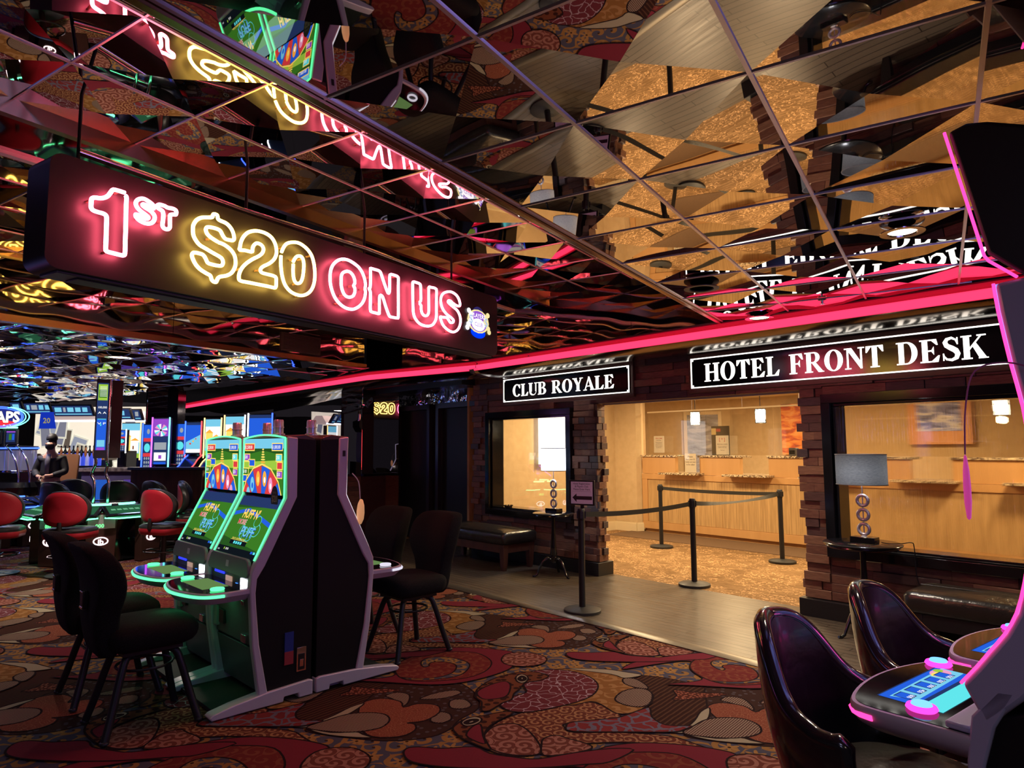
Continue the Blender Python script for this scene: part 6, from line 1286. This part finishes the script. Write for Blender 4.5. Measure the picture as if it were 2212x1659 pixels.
# betting board screens under the far ceiling
for k in range(5):
    px0 = [30, 60, 120, 250, 292][k]; px1 = [56, 117, 207, 290, 312][k]; y0 = [868, 870, 875, 882, 884][k]
    a = at(px0, y0, 15.6); b = at(px1, y0, 15.6); t = thing('betting_screen', ['betting board screen partly behind the CRAPS sign', 'betting board screen above the blue banner', 'widest betting board screen left of the totem', 'betting board screen right of the totem', 'narrow betting board screen beside the mirrored column'][k], 'screen', ((a.x + b.x) / 2, 15.6, a.z - .26), 0, 'betting screens')
    w = (b.x - a.x) / 2; q = MB(); q.prism([(0, 0), (.05, 0), (-.12, .26), (-.17, .26)], -w, w, 'x', 0); mo = obj('screen_body', q, M_black, t)
    q = MB(plane_M(Vector((-w + .03, -.035, .01)), (1, 0, 0), (0, -.55, .83))); W3 = 2 * w - .06; S = [(DB, rr(0, W3, 0, .26))]; rnd = random.Random(k); x = .03
    while x < W3 - .1: e = x + rnd.uniform(.05, .16); S.append((GR if rnd.random() < .3 else SK, [(x, .10), (min(e, W3), .10), (min(e + .02, W3), .22), (x + .02, .22)])); x = e + .04
    S.append((SK, rr(.02, W3 - .02, .03, .055))); draw(q, S); o_ = obj('odds_table', q, SCR, None, smooth=None); o_.parent = mo
p = at(103, 890, 14.6); t = thing('hanging_banner', 'blue hanging banner with a gold 20 right of the CRAPS sign', 'banner', (p.x, 14.6, p.z - .36))
q = MB(plane_M(Vector((0, 0, 0)), (1, 0, 0), (0, 0, 1))); q.prism([(-.17, 0), (.19, 0), (.12, .36), (-.15, .36)], -.02, 0, 'z', 0); txt(q, '20', .16, -.01, .12, 1, .002, .02)
obj('banner_cloth', q, [em('banner_blue', (.01, .04, .55), .8), em('banner_gold', (.35, .30, .12), 1)], t, smooth=None)
# mirrored column
p = at(338, 972, 12.9); t = thing('mirrored_column', 'tall mirrored column with black edges at the left end of the red cove', 'column', (p.x, 12.9, 0), .12)
q = MB(); q.box(-.20, .17, .0, .4, 0, ZL - .01, 0); obj('mirror_face', q, M_wallmir, t)
for x0, x1 in ((-.22, -.20), (.17, .36)):
    q = MB(); q.box(x0, x1, -.01, .4, 0, ZL - .01, 0); obj('black_edge', q, M_blackg, t)
# low partition
t = thing('low_partition', 'low dark wooden partition with a panelled front before the curved machines', 'partition', loc_(370, 12.0), -.1)
q = MB(); q.box(-.75, .6, 0, .12, 0, 1.22, 0); obj('panel', q, M_darkwood, t, bevel=.01)
q = MB(); q.box(-.8, .65, -.03, .15, 1.22, 1.27, 0); obj('rail', q, pm('blue_grey_rail', (.05, .05, .09), .3), t, bevel=.01)
# lit slot machines of the far floor
def far_slot(label, px, ytop, w, Y, rz, art, led, deck=True, curved=False, z0=None, hgt=.75, group='lit slot machines on the far floor'):
    p = at(px, ytop, Y); zt = p.z; t = thing('video_slot_machine', label, 'slot machine', (p.x, Y, 0), rz, group); zs = z0 or zt - hgt
    q = MB(); q.box(-w / 2 - .02, w / 2 + .02, .0, .12, zs - .03, zt + .02, 0); sb = obj('screen_housing', q, M_black, t, bevel=.01)
    q = MB(plane_M(Vector((-w / 2, -.003, zs)), (1, 0, 0), (0, 0, 1))); art(q, w, zt - zs); o_ = obj('picture', q, SCR, None, smooth=None); o_.parent = sb
    for sx in (-1, 1):
        q = MB(); q.tube([(sx * (w / 2 + .02), -.01, zs - .05), (sx * (w / 2 + .02), -.01, zt + .03)], .013, 5); obj('side_light', q, led[0 if sx < 0 else -1], t, smooth=60)
    q = MB(); q.box(-w / 2, w / 2, .06, .5, 0, zs, 0); obj('cabinet', q, M_blackg, t, bevel=.02)
    if deck:
        pr = [(.1, zs - .04), (-.05, zs - .12), (-.18, zs - .24), (-.36, zs - .33), (-.38, zs - .37), (-.1, zs - .36), (.1, zs - .30)]
        q = MB(); q.prism(pr, -w / 2, w / 2, 'x', 0); dk = obj('button_deck', q, pm('glossy_dark_deck', (.03, .05, .10), .15, metal=.5), t, smooth=40)
        for sx in (-1, 1):
            q = MB(); q.tube([(sx * w / 2, y, z + .008) for y, z in smoothp(pr[:5], 3, False)], .011, 5); o_ = obj('deck_light', q, led[0 if sx < 0 else -1], None, smooth=60); o_.parent = dk
    return t
def a_sky(q, w, h):
    draw(q, [(BL, rr(0, w, 0, h)), (SK, rr(0, w, 0, h * .35)), (SK, [(0, h * .35), (w, h * .6), (w, h * .35)]), (WH, rr(0, w, 0, h * .12)), (RE, ell(w * .3, h * .30, w * .07, h * .03, 8)), (OR, ell(w * .5, h * .38, w * .06, h * .03, 8)), (RE, ell(w * .68, h * .46, w * .05, h * .025, 8)), (DB, rr(0, w, h * .92, h))])
def a_town(q, w, h):
    S = [(SK, rr(0, w, 0, h)), (WH, rr(0, w, .45 * h, .8 * h)), (GO, rr(.05 * w, .5 * w, .2 * h, .62 * h)), (WH, rr(.5 * w, .95 * w, .15 * h, .5 * h)), (OR, [(.0, .62 * h), (.55 * w, .62 * h), (.28 * w, .72 * h)]), (BN, rr(.12 * w, .2 * w, .3 * h, .4 * h)), (BN, rr(.3 * w, .38 * w, .3 * h, .4 * h)), (BN, rr(.62 * w, .7 * w, .25 * h, .35 * h)), (LI, rr(0, w, 0, .13 * h)), (OR, [(.48 * w, .5 * h), (.98 * w, .5 * h), (.75 * w, .58 * h)])]
    draw(q, S)
def a_wheel(q, w, h):
    S = [(DB, rr(0, w, 0, h)), (PU, rr(0, w, .62 * h, h))]
    for k in range(16): a = 2 * PI * k / 16; a2 = a + 2 * PI / 16; R_ = w * .44; S.append(([WH, CY, PK, PU][k % 4], [(w / 2, .75 * h), (w / 2 + R_ * math.cos(a), .75 * h + R_ * math.sin(a)), (w / 2 + R_ * math.cos(a2), .75 * h + R_ * math.sin(a2))]))
    S += [(BK, ell(w / 2, .75 * h, w * .07, w * .07, 10)), (GR, rr(.1 * w, .9 * w, .32 * h, .48 * h)), (WH, rr(.1 * w, .9 * w, .08 * h, .26 * h)), (BL, rr(.1 * w, .9 * w, .0, .05 * h)), (PU, rr(.4 * w, .6 * w, .12 * h, .2 * h))]
    draw(q, S)
def a_reels(q, w, h):
    S = [(BL, rr(0, w, .7 * h, h)), (RE, rr(0, w, .62 * h, .7 * h)), (DB, rr(0, w, 0, .62 * h)), (CY, ell(w / 2, .48 * h, w * .4, h * .1, 14)), (RE, rr(0, w, .28 * h, .36 * h)), (GR, ell(w * .6, .85 * h, w * .2, h * .06, 12))]
    for i in range(3):
        for j in range(3): S.append((GR, ell(w * (.22 + .28 * i), h * (.06 + .09 * j), w * .1, h * .033, 8)))
    draw(q, S)
far_slot('curved video slot with a blue sky and balloons on its screen', 419, 913, .29, 12.6, -.15, a_sky, (L_BLUE, L_RED), hgt=.56)
far_slot('video slot with a pale hill-town picture and amber edge light', 461, 906, .30, 12.4, -.15, a_town, (L_AMB, L_AMB), hgt=.66)
far_slot('wider video slot with a white hill-town picture beside the signal lamps', 508, 900, .36, 12.2, -.15, a_town, (L_AMB, L_WHT), hgt=.7)
far_slot('video slot with a tall bright blue picture above the green machines', 563, 896, .42, 12.0, -.15, a_sky, (L_WHT, L_BLUE), hgt=.75)
far_slot('narrow red and blue slot machine right of the mirrored column', 391, 916, .17, 13.0, .0, a_reels, (L_BLUE, L_RED), deck=False, hgt=.80)
far_slot('wheel slot machine with a white spinning wheel at the foot of the mirrored column', 349, 905, .26, 12.25, .1, a_wheel, (L_PUR, L_CYAN), deck=False, hgt=.82)
far_slot('blue-lit slot machine at the left edge of the mirrored column', 320, 918, .13, 12.3, .1, a_reels, (L_BLUE, L_BLUE), deck=False, hgt=.80)
far_slot('white-lit video machine right of the totem behind the bar', 284, 915, .42, 15.75, .0, a_town, (L_WHT, L_AMB), deck=False, hgt=.80)
far_slot('video machine with portrait tiles just right of the totem', 262, 930, .20, 15.0, .0, a_reels, (L_AMB, L_WHT), deck=False, hgt=.45)
for k, (px, Y, ar, ld) in enumerate(((-200, 14, a_wheel, (L_BLUE, L_PUR)), (-190, 12.2, a_sky, (L_CYAN, L_BLUE)), (-330, 10.5, a_town, (L_PUR, L_RED)), (-490, 9.2, a_wheel, (L_BLUE, L_CYAN)), (-150, 15.6, a_reels, (L_RED, L_PUR)))):
    far_slot(['slot machine with a wheel', 'slot machine with a blue sky', 'slot machine with a hill town', 'slot machine with a second wheel', 'slot machine with red reels'][k] + ' outside the left edge, seen in the ceiling mirrors', px, 905, .55, Y, .6, ar, ld, hgt=1.0)
for k, (x, y, c_, e) in enumerate(((-9.5, 12.5, (.25, .35, 1), 18), (-12, 9.5, (.7, .2, 1), 18), (-6.2, 11.8, (.5, .6, 1), 8), (-8.8, 15.3, (1, .85, .7), 25))):  # added coloured fill over the far floor, no fixtures there
    area('far_floor_fill', (x, y, 2.6), e, c_, .4)
# table menu boards and lit picture frames on the bar side wall
# man in black behind the tables
def skin(name, V, E_, R_, mat, parent, sub=2):
    me = bpy.data.meshes.new(name); me.from_pydata(V, E_, []); me.materials.append(mat); o = bpy.data.objects.new(name, me); col.objects.link(o); o.parent = parent
    bm = bmesh.new(); bm.from_mesh(me); sl_ = bm.verts.layers.skin.verify(); bm.verts.ensure_lookup_table()
    for v, r in zip(bm.verts, R_): v[sl_].radius = r if isinstance(r, tuple) else (r, r)
    bm.verts[0][sl_].use_root = True; bm.to_mesh(me); bm.free()
    md = o.modifiers.new('skin', 'SKIN'); md.use_smooth_shade = True; md = o.modifiers.new('sub', 'SUBSURF'); md.levels = sub; md.render_levels = sub; return o
pp = at(113, 972, 12.9); t = thing('person', 'person in a black jacket and black face mask looking down at their hands', 'person', (pp.x, 12.9, 0), .15)
M_skin = pm('skin', (.55, .30, .21), .5); M_jk = pm('black_jacket', (.014, .013, .015), .7); M_hair = pm('black_hair', (.012, .01, .01), .6)
V = [(0, 0, .98), (0, 0, 1.15), (0, 0, 1.35), (0, -.01, 1.46), (0, -.03, 1.56), (0, -.06, 1.66), (0, -.07, 1.75), (.17, .01, 1.43), (.25, -.02, 1.17), (.10, -.26, 1.10), (.03, -.31, 1.10), (-.17, .01, 1.43), (-.25, -.02, 1.17), (-.10, -.25, 1.08), (-.02, -.30, 1.08), (.10, 0, .92), (.11, 0, .50), (.11, .02, .09), (.11, -.13, .05), (-.10, 0, .92), (-.11, 0, .50), (-.11, .02, .09), (-.11, -.13, .05)]
E_ = [(0, 1), (1, 2), (2, 3), (3, 4), (4, 5), (5, 6), (3, 7), (7, 8), (8, 9), (9, 10), (3, 11), (11, 12), (12, 13), (13, 14), (0, 15), (15, 16), (16, 17), (17, 18), (0, 19), (19, 20), (20, 21), (21, 22)]
R_ = [(.15, .11), (.14, .10), (.16, .11), (.09, .08), .055, (.078, .10), (.075, .095), .06, .045, .032, .035, .06, .045, .032, .035, .09, .065, .05, .04, .09, .065, .05, .04]
skin('body', V, E_, R_, M_skin, t)
J = [(0, .01, 1.0), (0, .01, 1.18), (0, .01, 1.36), (0, .0, 1.47), (.18, .01, 1.42), (.27, -.02, 1.17), (.13, -.23, 1.105), (-.18, .01, 1.42), (-.27, -.02, 1.17), (-.13, -.22, 1.085)]
skin('jacket', J, [(0, 1), (1, 2), (2, 3), (3, 4), (4, 5), (5, 6), (3, 7), (7, 8), (8, 9)], [(.21, .15), (.20, .14), (.21, .14), (.11, .10), .09, .07, .055, .09, .07, .055], M_jk, t)
skin('trousers', [(0, 0, .96), (.10, 0, .90), (.11, 0, .5), (.11, .02, .12), (-.10, 0, .90), (-.11, 0, .5), (-.11, .02, .12)], [(0, 1), (1, 2), (2, 3), (0, 4), (4, 5), (5, 6)], [(.17, .13), .11, .085, .07, .11, .085, .07], M_jk, t)
for sx in (-1, 1):
    for k in range(5):
        q = MB(); b0 = Vector((sx * (.03 + .006 * k), -.31, 1.10 - .008 * k)); d = Vector((-sx * .02, -.035 if k < 4 else -.01, -.012 - .012 * k))
        q.tube([b0, b0 + d * .6, b0 + d], [.009, .0085, .006], 6); obj('finger' if k < 4 else 'thumb', q, M_skin, t, smooth=60)
q = MB(); q.lathe([(0, .115), (.05, .105), (.085, .065), (.092, .02), (.09, -.01), (.08, -.02)], 16, (0, -.03, 1.785), sy=1.12); q.lathe([(0, .02), (.07, .02), (.075, -.06), (.05, -.1), (0, -.1)], 14, (0, -.0, 1.745), sy=.75); obj('hair', q, M_hair, t, smooth=60)
q = MB(); q.loft([[(w * math.sin(math.radians(a)), -.075 - d * math.cos(math.radians(a)), z) for a in range(-80, 81, 16)] for z, w, d in ((1.585, .04, .06), (1.62, .075, .095), (1.665, .082, .105), (1.69, .078, .10))], 0, closed=False, caps=False); obj('face_mask', q, M_blkv, t, smooth=60)
for sx in (-1, 1):
    q = MB(); q.lathe([(0, -.008), (.012, 0), (0, .008)], 8, (sx * .033, -.162, 1.715)); obj('eye', q, M_hair, t)
    q = MB(); q.lathe([(0, -.025), (.012, 0), (0, .025)], 8, (sx * .088, -.06, 1.70)); obj('ear', q, M_skin, t)
q = MB(); q.loft([[(-.035, -.115, 1.50), (.035, -.115, 1.50)], [(-.045, -.150, 1.38), (.045, -.150, 1.38)], [(-.03, -.152, 1.12), (.03, -.152, 1.12)]], 0, closed=False, caps=False); obj('shirt_front', q, pm('grey_shirt', (.10, .09, .12), .8), t, solid=.01)
